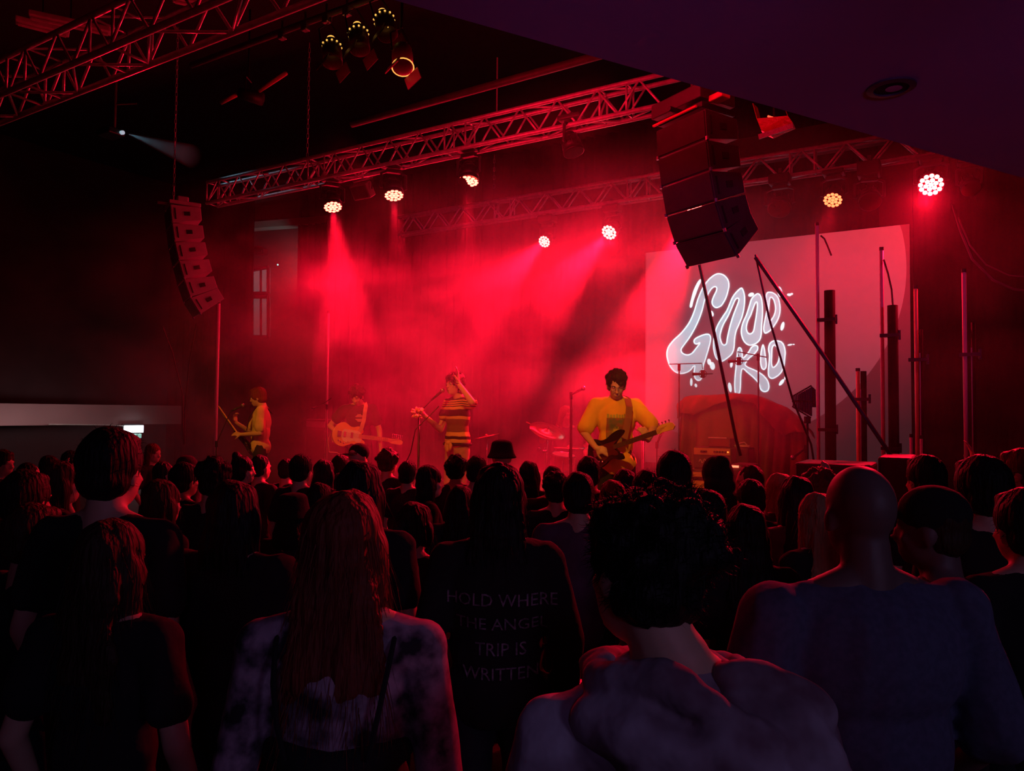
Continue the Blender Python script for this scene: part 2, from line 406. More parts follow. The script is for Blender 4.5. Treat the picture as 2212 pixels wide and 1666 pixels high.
# ================================================================== HAZE
def make_haze():
    u0, u1, n0, n1, z0, z1 = -14.2, 1.6, 4.95, 11.15, 0.52, 4.95
    c = S((u0 + u1) / 2, (n0 + n1) / 2, (z0 + z1) / 2)
    o = MB().box((0, 0, 0), (u1 - u0, n1 - n0, z1 - z0)).build('haze', None, loc=c); o.rotation_euler = (0, 0, SROT)
    tag(o, 'drifting stage haze lit red by the beams over the band', 'haze', kind='stuff')
    m = bpy.data.materials.new('stage_haze'); m.use_nodes = True; nt = m.node_tree; nt.nodes.clear()
    out = nt.nodes.new('ShaderNodeOutputMaterial'); vs = nt.nodes.new('ShaderNodeVolumeScatter')
    vs.inputs['Color'].default_value = (1, 0.9, 0.9, 1); vs.inputs['Anisotropy'].default_value = 0.3
    tc = nt.nodes.new('ShaderNodeTexCoord')
    nz = nt.nodes.new('ShaderNodeTexNoise'); nz.inputs['Scale'].default_value = 0.75; nz.inputs['Detail'].default_value = 3.0; nz.inputs['Roughness'].default_value = .55
    nz.inputs['Distortion'].default_value = 0.5
    mp = nt.nodes.new('ShaderNodeMapping'); mp.inputs['Location'].default_value = (3.1, 1.7, 0.4); mp.inputs['Scale'].default_value = (1, 1, 1.3)
    nt.links.new(tc.outputs['Object'], mp.inputs[0]); nt.links.new(mp.outputs[0], nz.inputs['Vector'])
    def math_(op, a, b=None, clamp=False):
        n = nt.nodes.new('ShaderNodeMath'); n.operation = op; n.use_clamp = clamp
        for i, x in enumerate((a, b)):
            if x is None: continue
            if isinstance(x, (int, float)): n.inputs[i].default_value = x
            else: nt.links.new(x, n.inputs[i])
        return n.outputs[0]
    def sstep(x, a, b):
        n = nt.nodes.new('ShaderNodeMapRange'); n.interpolation_type = 'SMOOTHSTEP'
        nt.links.new(x, n.inputs[0]); n.inputs[1].default_value = a; n.inputs[2].default_value = b; return n.outputs[0]
    sx = nt.nodes.new('ShaderNodeSeparateXYZ'); nt.links.new(tc.outputs['Object'], sx.inputs[0])
    hu, hn, hz = (u1 - u0) / 2, (n1 - n0) / 2, (z1 - z0) / 2
    puff = sstep(nz.outputs[0], 0.40, 0.63)
    puff = math_('ADD', math_('MULTIPLY', puff, 2.3), 0.18)
    e = math_('MULTIPLY', sstep(sx.outputs[0], -hu, -hu + 3.0), math_('MAXIMUM', 0.0, math_('ADD', 0.10, math_('MULTIPLY', .90, sstep(math_('MULTIPLY', sx.outputs[0], -1.0), -(-0.6 - (u0 + u1) / 2), -(-2.4 - (u0 + u1) / 2))))))
    e = math_('MULTIPLY', e, math_('MULTIPLY', math_('MULTIPLY', sstep(sx.outputs[1], -hn, -hn + 1.0), math_('ADD', .30, math_('MULTIPLY', .70, sstep(sx.outputs[1], 6.1 - (n0 + n1) / 2, 7.7 - (n0 + n1) / 2)))), sstep(math_('MULTIPLY', sx.outputs[1], -1.0), -hn, -hn + .6)))
    e = math_('MULTIPLY', e, sstep(math_('MULTIPLY', sx.outputs[2], -1.0), -hz, -hz + 1.1))
    den = math_('MULTIPLY', math_('MULTIPLY', puff, e), HAZE_D)
    nt.links.new(den, vs.inputs['Density'])
    nt.links.new(vs.outputs[0], out.inputs['Volume'])
    o.data.materials.append(m)
HAZE_D = 0.10
make_haze()

# ================================================================== TRUSSES
def truss(name, label, n0, n1, z0, u0, u1, bay, height=0.29, r=0.024, rb=0.011, ends=()):
    t = empty(name, label, 'truss', S((u0 + u1) / 2, n0, z0)); o = -Vector(t.location)
    for n in (n0, n1):
        for z in (z0, z0 + height):
            MB().tube(S(u0, n, z) + o, S(u1, n, z) + o, r, seg=10).build('chord', M['alu'], t, True)
    def br(a, b, q=rb): MB().tube(a + o, b + o, q, seg=6).build('brace', M['alu'], t, True)
    k = int((u1 - u0) / bay)
    for i in range(k):
        a = u0 + i * bay; mid = a + bay / 2
        for n in (n0, n1):
            br(S(a, n, z0), S(mid, n, z0 + height))
            br(S(mid, n, z0 + height), S(min(a + bay, u1), n, z0))
        br(S(a, n0 if i % 2 else n1, z0), S(a + bay, n1 if i % 2 else n0, z0))
        if i % 2: br(S(mid, n0, z0 + height), S(min(mid + bay, u1), n1, z0 + height))
    for e in ends:
        for d in (-.14, .14):
            u = min(max(e + d, u0), u1)
            br(S(u, n0, z0), S(u, n0, z0 + height)); br(S(u, n1, z0), S(u, n1, z0 + height))
            br(S(u, n0, z0), S(u, n1, z0)); br(S(u, n0, z0 + height), S(u, n1, z0 + height)); br(S(u, n0, z0), S(u, n1, z0 + height))
    return t
def u_at(px, n, z):           # stage u of the pixel column on a horizontal stage-parallel line
    lo, hi = -40.0, 8.0
    for _ in range(60):
        m = (lo + hi) / 2; p = S(m, n, z) - CAM
        x = W / 2 + F * p.dot(RT) / p.dot(FWD) if p.dot(FWD) > 0 else 1e9
        if x < px: lo = m
        else: hi = m
    return (lo + hi) / 2
Z1, Z2, Z3 = CAMZ + 2.478, CAMZ + 2.875, CAMZ + 2.90
ua, ub = u_at(468, 6.6, Z2), u_at(1490, 6.6, Z2)
truss('lighting_truss', 'aluminium box truss hung across the stage front above the singer', 6.53, 6.71, Z2, u_at(446, 6.53, Z2), ub, 0.44, ends=(ua, u_at(691, 6.6, Z2), u_at(990, 6.6, Z2), u_at(1330, 6.6, Z2)))
truss('lighting_truss', 'nearest box truss crossing the top left corner over the audience', 2.84, 3.127, Z1, u_at(-330, 2.84, Z1), u_at(1000, 2.84, Z1), 0.46, ends=(u_at(80, 3, Z1), u_at(265, 3, Z1)))
truss('lighting_truss', 'rear box truss behind the haze ending at the soffit on the right', 9.33, 9.45, Z3, u_at(860, 9.33, Z3), u_at(2020, 9.33, Z3), 0.50, rb=0.012, ends=(u_at(1090, 9.4, Z3), u_at(1380, 9.4, Z3), u_at(1735, 9.4, Z3)))
# long pipe / duct above
def rod(name, label, cat, a, b, r, m, seg=10):
    c = (Vector(a) + Vector(b)) / 2
    o = MB().tube(Vector(a) - c, Vector(b) - c, r, seg=seg).build(name, m, loc=c, smooth=True); return tag(o, label, cat)
m_pipe = mat('dark_pipe', (0.10, 0.07, 0.08), 0.5)
rod('ceiling_pipe', 'long dark pipe running under the ceiling above the front truss', 'pipe', Pn(760, 268, 6.9), Pn(1300, 118, 6.9), 0.045, m_pipe)
for px, y0, y1, n, lb in ((375, -60, 438, 6.0, 'chain holding the red lit line array at the left'), (664, 90, 335, 6.55, 'chain holding the left end of the front truss'), (1067, 330, 402, 9.3, 'short chain of the rear truss'), (1073, 125, 250, 6.9, 'thin rod holding the ceiling pipe')):
    a, b2 = Pn(px, y1, n), None
    b2 = Vector((a.x, a.y, Pn(px, y0, n).z))
    mb = MB(); k = max(2, int((b2.z - a.z) / 0.06))
    if 'chain' in lb:
        for i in range(min(k, 70)):
            z = (b2.z - a.z) / min(k, 70) * i
            Rz = rot('Z', 90 * (i % 2)); h = (b2.z - a.z) / min(k, 70) * .62
            mb.path([Rz @ Vector((x * .011, 0, z + y * h)) for x, y in ((-1, -.7), (0, -1), (1, -.7), (1, .7), (0, 1), (-1, .7), (-1, -.7))], 0.004, 5)
    else: mb.tube((0, 0, 0), (0, 0, b2.z - a.z), 0.008)
    o = mb.build('hoist_chain' if 'chain' in lb else 'hanger_rod', M['alu'], loc=a); tag(o, lb, 'chain' if 'chain' in lb else 'rod')

# ================================================================== FIXTURES
m_led_hot = mat('led_white_hot', (1, 1, 1), .5, emit=(1.0, 0.085, 0.055), estr=12)
m_led_core = mat('led_core', (1, 1, 1), .5, emit=(1.0, 0.10, 0.09), estr=16)
m_led_dim = mat('led_warm', (1, 1, 1), .5, emit=(1.0, 0.11, 0.035), estr=5.5)
def wash_head(label, p, d, r=0.105, hook=None, led=None, lit=True):
    d = d.normalized()
    t = empty('moving_head_light', label, 'stage light', p)
    side_ = d.cross(K); side_ = U if side_.length < 0.3 else side_.normalized()
    back = -d
    mb = MB(); mb.tube(Vector(), back * 0.03, r * 1.12, r * 1.12, seg=24); mb.tube(back * 0.03, back * 0.15, r * 1.12, r * 0.95, seg=24)
    mb.tube(back * 0.15, back * 0.22, r * 0.95, r * 0.55, seg=24)
    for i in range(10):
        a = 2 * PI * i / 10; x = side_; y = d.cross(side_)
        q = (x * math.cos(a) + y * math.sin(a)) * r * 1.02; mb.tube(q + back * .05, q + back * .17, .006, seg=5)
    mb.build('head', M['blackp'], t, True)
    x = side_; y = d.cross(side_).normalized()
    if lit:
        k = 0
        for ring, cnt in ((0, 1), (1, 6), (2, 12)):
            for i in range(cnt):
                a = 2 * PI * i / cnt + ring * .2; q = (x * math.cos(a) + y * math.sin(a)) * r * 0.42 * ring
                MB().disc(q + d * .006, d, r * 0.205, 12).build('led', led or m_led_hot, t)
    MB().disc(d * .003, d, r * 1.05, 24).build('lens', mat('lens_dark_red', (0.05, 0.004, 0.006), 0.1), t)
    top = hook if hook is not None else p + K * 0.42
    tz = (top - p)
    cen = back * 0.10
    mb = MB()
    for s in (-1, 1):
        mb.path([cen + side_ * s * (r * 1.15), cen + side_ * s * (r * 1.38), cen + side_ * s * (r * 1.38) + K * 0.16, K * 0.2 + cen + side_ * s * r * .6], 0.018, 6)
    mb.box(cen + K * 0.2, (0.18, 0.07, 0.045), Matrix.Rotation(math.atan2(side_.y, side_.x), 3, 'Z'), bev=.01)
    mb.build('yoke', M['blackp'], t)
    bz = max(tz.z - .09, .27)
    MB().box(cen + K * ((bz + .22) / 2 + .01), (0.24, 0.2, max(.05, (bz - .22))), SM, bev=.015).build('base', M['blackp'], t)
    MB().tube(cen + K * bz, Vector((0, 0, max(tz.z, bz + .05))) + cen, 0.02).build('clamp', M['steel'], t)
    return t
LBL = {
 'fa': 'lit moving head light at the left end of the front truss, pointing down',
 'fb': 'lit moving head light under the front truss, second from its left end',
 'fc': 'lit moving head light under the front truss, above the singer',
 'ra': 'glaring round stage light under the rear truss over the drum kit',
 'rb': 'glaring round stage light under the rear truss over the bass player',
 'rc': 'stage light under the rear truss hidden by the black speaker array',
 'rd': 'honeycomb faced moving head light over the pole near the screen',
 're': 'brightest stage light at the right end of the rear truss'}
for k, (p, tg, a) in FIX.items():
    fr = k[0] == 'f'; hk = Vector((p.x, p.y, (Z2 if fr else Z3) - .02))
    wash_head(LBL[k], p, tg - p, 0.105 if fr else {'ra': .085, 'rb': .105, 'rc': .1, 'rd': .1, 're': .12}[k], hk, m_led_dim if k == 'rd' else (m_led_hot if fr else m_led_core))
# unlit fixtures
wash_head('unlit moving head light under the front truss left of the speaker array', Pn(1240, 330, 6.6), Vector((.25, -.2, -1)), .095, Vector((*Pn(1240, 330, 6.6).xy, Z2)), lit=False)
wash_head('unlit moving head light between the speaker array and the honeycomb light', Pn(1683, 452, 9.2), Vector((-.3, -.5, -.8)), .12, Vector((*Pn(1683, 452, 9.2).xy, Z3)), lit=False)
wash_head('unlit moving head light between the two lit ones right of the screen top', Pn(1880, 436, 9.2), Vector((-.2, -.6, -.7)), .11, Vector((*Pn(1880, 436, 9.2).xy, Z3)), lit=False)
wash_head('unlit lamp hanging beyond the right end of the rear truss', Pn(2098, 408, 9.6), Vector((-.2, -.6, -.7)), .09, Vector((*Pn(2098, 408, 9.6).xy, Z3 + .1)), lit=False)
# square flood between the first two heads
c = Pn(783, 412, 6.6)
t = empty('flood_light', 'square unlit flood light between two moving heads of the front truss', 'stage light', c)
RQ = SM @ rot('X', 35)
MB().box((0, 0, 0), (0.26, 0.12, 0.18), RQ, bev=.012).build('housing', mat('flood_housing', (.16, .10, .10), .5), t)
MB().box(RQ @ Vector((0, -.065, 0)), (0.22, 0.012, 0.14), RQ).build('glass', mat('flood_glass', (.1, .03, .05), .1), t)
MB().path([SM @ Vector(q) for q in ((-.15, 0, 0), (-.15, 0, .13), (.15, 0, .13), (.15, 0, 0))], .009).build('bracket', M['black'], t)
MB().tube(K * .13, K * (Z2 - c.z), .015).build('clamp', M['steel'], t)

# par cans on the audience truss, mouths glowing with warm light at the rims
m_par = mat('par_can_paint', (0.09, 0.05, 0.05), 0.35, 0.4)
m_parlamp = mat('par_lamp_glow', (1, .8, .4), .5, emit=(1.0, 0.52, 0.09), estr=1.1)
pars = [((715, 100), (730, 150), 'par can with a lit ring, leftmost of the lamp cluster at the top'),
        ((772, 70), (790, 130), 'par can with a lit ring, second in the lamp cluster at the top'),
        ((826, 42), (850, 90), 'par can with a lit ring nearest to the soffit edge'),
        ((868, 112), (880, 140), 'dark par can with a lit rim, lowest and rightmost of the lamp cluster')]
for i, ((x0, y0), (x1, y1), lb) in enumerate(pars):
    n = 4.6
    top = Pn(x0, y0 - 14, n); bot = Pn(x1, y1, n) - N * 0.06; ax = (bot - top).normalized()
    L = 0.26; bot = top + ax * L
    t = empty('par_can', lb, 'stage light', top); r = 0.085
    mb = MB(); prof = [(0, .035), (.02, .055), (.06, r * .93), (.12, r), (L, r)]
    x = ax.orthogonal().normalized(); y = ax.cross(x); sg = 24; vs = []; fs = []
    for zz, rr in prof: vs += [ax * zz + (x * math.cos(2 * PI * j / sg) + y * math.sin(2 * PI * j / sg)) * rr for j in range(sg)]
    for a in range(len(prof) - 1):
        for j in range(sg): fs.append((a * sg + j, a * sg + (j + 1) % sg, (a + 1) * sg + (j + 1) % sg, (a + 1) * sg + j))
    mb.add(vs, fs); o = mb.build('can', m_par, t, True)
    md = o.modifiers.new('s', 'SOLIDIFY'); md.thickness = .004
    if i < 3:
        MB().ball(ax * .0 - ax * .012, (.036, .036, .02), Matrix((x, y, ax)).transposed()).build('lamp_cap', m_parlamp, t)
        vv = (CAM - top).normalized()
        for j in range(12):
            q = (x * math.cos(2 * PI * j / 12) + y * math.sin(2 * PI * j / 12))
            if q.dot(vv) > 0.05 or True:
                MB().ball(ax * .085 + q * (r * .985), .009, seg=8, rings=5).build('vent_hole', m_parlamp, t)
    else:
        MB().path([ax * L + (x * math.cos(a_) + y * math.sin(a_)) * (r * 1.02) for a_ in [2 * PI * j / 20 for j in range(21)]], .005, 5).build('lit_rim', m_parlamp, t)
    MB().path([x * (r + .02) + ax * .15, x * (r + .03) - ax * .05, -ax * .14 + K * .05, -x * (r + .03) - ax * .05, -x * (r + .02) + ax * .15], .007, 5).build('yoke', M['black'], t)
    MB().tube(-ax * .14 + K * .05, K * (5.35 - top.z), .012).build('clamp', M['black'], t)
    for s in (-1, 1):
        MB().box(ax * (L + .05) + x * s * .1, (.008, .16, .1), Matrix((x, y, ax)).transposed() @ rot('Y', 20 * s)).build('barn_door', m_par, t)
a, b2 = Pn(560, 50, 4.6), Pn(960, -45, 4.6); a.z = b2.z = 5.35
rod('lighting_bar', 'black lighting bar carrying the cluster of par cans', 'bar', S(uv_of(a)[0] - 1.0, 4.6, 5.35), S(uv_of(b2)[0] + .3, 4.6, 5.35), .03, m_pipe)
# clamps and couplers glinting on that bar
for i, (x, y) in enumerate(((610, 62), (660, 45), (706, 22), (750, 13))):
    o = MB().box((0, 0, 0), (.07, .06, .07), SM, bev=.01).tube((0, 0, .03), (0, 0, .14), .012).build('pipe_clamp', M['steel'], loc=S(uv_of(Pn(x, y, 4.6))[0], 4.6, 5.31))
    tag(o, ('leftmost', 'second from the left', 'third from the left', 'rightmost')[i] + ' of the four steel clamps on the bar of the par cans', 'clamp', 'steel clamps on the par can bar')
for (x0, y0), (x1, y1), lb in (((478, 222), (524, 198), 'lower short red lit tube left of the par cans'), ((560, 196), (618, 158), 'upper short red lit tube left of the par cans')):
    rod('batten_tube', lb, 'tube', Pn(x0, y0, 5.6), Pn(x1, y1, 5.6), .024, mat('tube_paint', (.5, .12, .12), .4))
c = Pn(540, 205, 5.6)
t = empty('profile_spot', 'dark profile spotlight hanging between the two red lit tubes', 'stage light', c)
MB().tube((-.12, 0, .02), (.14, 0, -.05), .06, .075, seg=16).build('barrel', M['blackp'], t, True)
MB().path([(-.02, -.09, 0), (-.02, -.09, .18), (-.02, .09, .18), (-.02, .09, 0)], .009).build('yoke', M['black'], t)
MB().tube((-.02, 0, .18), (-.02, 0, 1.0), .012).build('hanger', M['black'], t)
# ceiling fluorescent battens at the top left
for (a0, b0, lb) in (((32, 42), (150, 72), 'lower red lit batten at the top left ceiling corner'), ((62, 30), (240, 68), 'upper red lit batten at the top left ceiling corner'), ((372, -6), (440, 8), 'red lit batten end peeking over the near truss')):
    a, b2 = Pz(*a0, 6.2), Pz(*b0, 6.2); c = (a + b2) / 2; d = (b2 - a)
    t = empty('ceiling_batten', lb, 'light batten', c)
    Rb = Matrix.Rotation(math.atan2(d.y, d.x), 3, 'Z')
    MB().box((0, 0, 0), (d.length, .13, .06), Rb, bev=.012).build('casing', mat('batten_paint', (.5, .42, .42), .5), t)
    MB().tube(Rb @ Vector((-d.length / 2 + .03, 0, -.045)), Rb @ Vector((d.length / 2 - .03, 0, -.045)), .018).build('lamp_tube', mat('batten_tube', (.6, .5, .5), .3), t)
    MB().tube((0, 0, .03), (0, 0, .8), .008).build('hanger', M['black'], t)
spot('batten_red', S(-4.5, 5.2, 3.6), Pz(120, 50, 6.2), 90, 50, RED, .6)
# far projector with a cone of haze shaped as its pale beam, upper left
c = Pn(262, 288, 6.4)
bm0, bm1 = Pn(279, 290, 6.4), Pn(415, 338, 6.6)
o = MB().tube((0, 0, 0), bm1 - bm0, .02, .17, seg=20).build('haze', None, loc=bm0); tag(o, 'pale wedge of haze in front of the projector at the upper left', 'haze', kind='stuff')
mh = bpy.data.materials.new('projector_beam_haze'); mh.use_nodes = True; mh.node_tree.nodes.clear()
vo = mh.node_tree.nodes.new('ShaderNodeVolumeScatter'); vo.inputs['Density'].default_value = .5; mo = mh.node_tree.nodes.new('ShaderNodeOutputMaterial'); mh.node_tree.links.new(vo.outputs[0], mo.inputs['Volume']); o.data.materials.append(mh)
spot('projector_beam', bm0, bm1, 22, 14, (.35, .75, 1.0), .5, .01)
t = empty('projector', 'small projector hanging at the upper left with a pale beam spreading from it', 'projector', c)
MB().box((-.16, 0, 0), (.34, .26, .1), SM, bev=.02).build('casing', M['black'], t)
MB().tube(SM @ Vector((.0, -.02, 0)), SM @ Vector((.08, -.02, -.01)), .03, seg=14).build('lens', mat('projector_lens', (.6, .8, .9), .2, emit=(.6, .85, 1), estr=.5), t)
MB().tube((-.1, 0, .05), (-.1, 0, .8), .018).tube((-.1, 0, .44), (.22, 0, .46), .012).build('pole', mat('dim_pole', (.2, .12, .12), .5), t)

# ================================================================== SPEAKER ARRAYS
YAW = SROT - rad(27)
def array(label, corner, tilts, m_side, m_front, w=0.55, d=0.36, h=0.232, top=True):
    X = Vector((math.cos(YAW), math.sin(YAW), 0)); Y = Vector((-math.sin(YAW), math.cos(YAW), 0))
    t = empty('line_array', label, 'speaker', corner)
    p = Vector()
    last = None
    for i, a in enumerate(tilts):
        a = rad(a); f = Y * math.sin(a) - K * math.cos(a); b = Y * math.cos(a) + K * math.sin(a)
        sh = h * 0.15
        q = [p, p + f * h, p + f * (h - sh) + b * d, p + f * sh + b * d]
        mb = MB(); vs = [v for v in q] + [v + X * w for v in q]
        mb.add(vs, [(0, 1, 2, 3), (7, 6, 5, 4), (1, 5, 6, 2), (2, 6, 7, 3), (3, 7, 4, 0), (0, 4, 5, 1)])
        cab = mb.build('cabinet', m_side, t)
        md = cab.modifiers.new('b', 'BEVEL'); md.width = .006; md.segments = 2
        g = MB(); ins = .02
        c = p + f * h / 2 + X * w / 2 - b * .004
        Rm = Matrix((X, f, b)).transposed()
        g.box(c, (w - ins, h - ins * 1.2, .012), Rm).build('grille', m_front, cab)
        for s in (0, 1):
            xx = X * (w + .003 if s else -.003)
            MB().box(p + xx + f * h * .5 + b * d * .52, (.008, h * .22, d * .2), Rm).build('handle', mat('recess_shade', (.004, .004, .004), .8), cab)  # dark box paints the shade inside the handle recess
            MB().box(p + xx + f * h * .5 + b * d * .13, (.012, h * .62, .014), Rm).build('rigging_slot', mat('recess_shade', (.004, .004, .004), .8), cab)  # dark box paints the shade inside the slot
            MB().tube(p + xx + f * h * .93, p + xx + f * h * 1.05, .014).build('rigging_pin', M['steel'], cab)
        p = p + f * (h * 1.045); last = (p, p + X * w, p + b * d, p + b * d + X * w)
    fr = MB(); fr.box(X * w / 2 + Y * d * .5 + K * .05, (w * .9, d * 1.05, .05), Matrix.Rotation(YAW, 3, 'Z'), bev=.008)
    fr.tube(X * w * .5 - Y * .12 + K * .07, X * w * .5 + Y * d + K * .07, .02)
    fr.build('flying_frame', M['spkgrey'] if m_side is M['spkgrey'] else M['black'], t)
    MB().box(X * w * .5 + Y * d * .5 + K * .13, (.1, .14, .12), Matrix.Rotation(YAW, 3, 'Z'), bev=.015).build('hoist_motor', m_side, t)
    return [Vector(corner) + v for v in last]
la = array('curved speaker array with red lit side panels hanging at the left', Pn(356, 462, 6.0), (7, 9, 13, 16, 19, 32), M['spkgrey'], M['blackp'])
ra_ = array('large black curved speaker array hanging in front of the projection screen', Pn(1418, 283, 5.9), (5, 9, 14, 24, 39), M['spkblack'], mat('black_grille', (.035, .028, .028), .7, bump=.6, bscale=400))
# flown sub cabinet above the right array
X = Vector((math.cos(YAW), math.sin(YAW), 0)); Yd = Vector((-math.sin(YAW), math.cos(YAW), 0))
c = Pn(1408, 228, 5.9)
t = empty('bumper_frame', 'black lifting frame with a red lit front bar above the right speaker array', 'rigging frame', c)
RY = Matrix.Rotation(YAW, 3, 'Z')
MB().box(X * .27 + Yd * .2 - K * .06, (.56, .4, .12), RY, bev=.01).build('casing', M['spkblack'], t)
MB().tube(X * 0.03 - Yd * .01 - K * .19, X * .52 - Yd * .01 - K * .19, .011).build('front_bar', mat('red_bar', (.6, .1, .1), .4), t)
MB().box(X * .62 + Yd * .14 - K * .12, (.14, .1, .05), RY, bev=.01).build('motor_hook', mat('motor_red', (.55, .12, .1), .4), t)
MB().tube(X * .27 + Yd * .2, X * .27 + Yd * .2 + K * .5, .014).build('sling', M['steel'], t)
# tie-back straps
def strap(label, pts, r=.012, m=None):
    c = Vector(pts[0]); o = MB().path([Vector(p) - c for p in pts], r, 6).build('tie_strap', m or M['black'], loc=c); return tag(o, label, 'strap')
strap('thin black strap from the front corner of the right array past the logo', [Pn(1511, 572, 5.95), Pn(1545, 730, 6.1), Pn(1590, 950, 6.2), Pn(1600, 985, 6.2)], .013)
strap('thin black strap from the back corner of the right array to the antenna', [Pn(1632, 550, 6.25), Pn(1662, 690, 6.4), Pn(1712, 862, 6.6), Pn(1752, 960, 6.7), Pn(1765, 1040, 6.7)], .009)
strap('thick black strap running from the right array down across the poles', [Pn(1632, 556, 6.2), Pn(1760, 740, 6.3), Pn(1925, 985, 6.4), Pn(1935, 1010, 6.4)], .016)
strap('faint strap from the lower tip of the left array', [Pn(424, 700, 6.1), Pn(408, 790, 6.2), Pn(400, 880, 6.3), Pn(399, 960, 6.3)], .008, m_pipe)
strap('faint strap left of the left array', [Pn(351, 705, 6.1), Pn(372, 760, 6.2), Pn(394, 850, 6.3), Pn(397, 960, 6.3)], .008, m_pipe)
# parcans wrapped in red gel right of the array
c = Pn(1672, 262, 6.9)
t = empty('wrapped_lamp', 'lamp in a crumpled red gel with a silver tape edge under the soffit', 'stage light', c)
mb = MB(); random.seed(4)
prof = [(-.13, .14), (-.1, .02), (-.085, -.07), (-.02, -.10), (.06, -.085), (.13, -.06), (.10, .0), (.075, .08)]
vs = []; 
for yy in (-.07, .07):
    for x, z in prof: vs.append(SM @ Vector((x * 1.25 + random.uniform(-.01, .01), yy + random.uniform(-.015, .015), z * 1.25 + random.uniform(-.01, .01))))
k = len(prof); mb.add(vs, [(i, i + 1, k + i + 1, k + i) for i in range(k - 1)] + [(1, 2, 3, 4, 5, 6)])
o = mb.build('gel_wrap', mat('red_gel', (.75, .10, .06), .25, bump=.5, bscale=30), t); md = o.modifiers.new('s', 'SOLIDIFY'); md.thickness = .004
MB().box(SM @ Vector((.03, -.08, -.125)), (.3, .012, .045), SM @ rot('Y', -9)).build('silver_tape', mat('silver_tape', (.75, .72, .75), .35, bump=.8, bscale=60), t)
MB().tube(SM @ Vector((-.05, -.02, .05)), SM @ Vector((.08, -.02, -.02)), .009).build('glow_tube', mat('red_glow', (1, .2, .1), .5, emit=(1, .08, .03), estr=2.2), t)
MB().tube((0, 0, -.05), (0, 0, .55), .012).build('hanger', M['black'], t)
# beam panel behind rear truss on the right
MB().box(Pn(1680, 318, 10.3), (2.6, .2, .34), SM).build('trim_4', m_wallu)['kind'] = 'structure'

# ================================================================== SCREEN AND LOGO
SN = 11.2
def sc2(px, py, off=0.0):      # pixel on the screen plane -> screen coordinates (u, z)
    p = Pn(px, py, SN - off); return uv_of(p)[0], p.z
(ul, _), (ur, zt) = sc2(1396, 560), sc2(1967, 482)
zt = sc2(1790, 503)[1]; zb = sc2(1700, 1012)[1]
cx_, cz_ = (ul + ur) / 2, (zt + zb) / 2
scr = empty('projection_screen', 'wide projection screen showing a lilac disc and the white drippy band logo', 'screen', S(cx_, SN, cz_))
m_scr = mat('screen_cloth', (0.20, 0.17, 0.19), .9, noise_amt=.04, emit=(0.16, 0.13, 0.17), estr=.07)  # faint projector light put into the cloth as emission
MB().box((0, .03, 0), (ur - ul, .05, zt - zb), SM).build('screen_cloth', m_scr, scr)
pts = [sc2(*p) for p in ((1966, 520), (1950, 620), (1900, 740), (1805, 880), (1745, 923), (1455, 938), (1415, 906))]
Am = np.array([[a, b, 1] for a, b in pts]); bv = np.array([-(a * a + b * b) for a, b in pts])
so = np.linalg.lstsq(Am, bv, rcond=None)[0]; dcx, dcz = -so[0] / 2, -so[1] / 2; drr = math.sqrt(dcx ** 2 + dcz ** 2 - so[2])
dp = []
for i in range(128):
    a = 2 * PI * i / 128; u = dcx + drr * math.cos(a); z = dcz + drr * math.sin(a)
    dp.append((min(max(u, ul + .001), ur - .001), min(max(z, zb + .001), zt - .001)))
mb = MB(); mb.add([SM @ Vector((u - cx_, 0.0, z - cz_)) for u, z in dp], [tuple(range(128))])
mb.build('projected_disc', mat('disc_lilac', (0.36, 0.31, 0.34), .9, noise_amt=.04, emit=(0.20, 0.135, 0.18), estr=.25), scr)  # projector light put in as paler, glowing cloth

ZO, ZS4 = (1400.0, 540.0), 4.9
def lz(x, y, off): return sc2(ZO[0] + x / ZS4, ZO[1] + y / ZS4, off)
def catmull(P, k=5):
    n = len(P); out = []
    for i in range(n):
        p0, p1, p2, p3 = P[i - 1], P[i], P[(i + 1) % n], P[(i + 2) % n]
        for j in range(k):
            t = j / k
            out.append(tuple(.5 * ((2 * p1[c]) + (-p0[c] + p2[c]) * t + (2 * p0[c] - 5 * p1[c] + 4 * p2[c] - p3[c]) * t * t + (-p0[c] + 3 * p1[c] - 3 * p2[c] + p3[c]) * t ** 3) for c in (0, 1)))
    return out
def fill(polys, off, m, name, parent):
    cu = bpy.data.curves.new('c', 'CURVE'); cu.dimensions = '2D'; cu.fill_mode = 'BOTH'
    for P in polys:
        sp_ = cu.splines.new('POLY'); sp_.points.add(len(P) - 1); sp_.use_cyclic_u = True
        for i, q in enumerate(P):
            a, b_ = lz(q[0], q[1], off); sp_.points[i].co = (a - cx_, b_ - cz_, 0, 1)
    ob = bpy.data.objects.new('c', cu); COL.objects.link(ob)
    dg = bpy.context.evaluated_depsgraph_get(); me = bpy.data.meshes.new_from_object(ob.evaluated_get(dg))
    bpy.data.objects.remove(ob)
    for v in me.vertices: v.co = SM @ Vector((v.co.x, -off, v.co.y))
    me.update(); return link(name, me, m, parent)
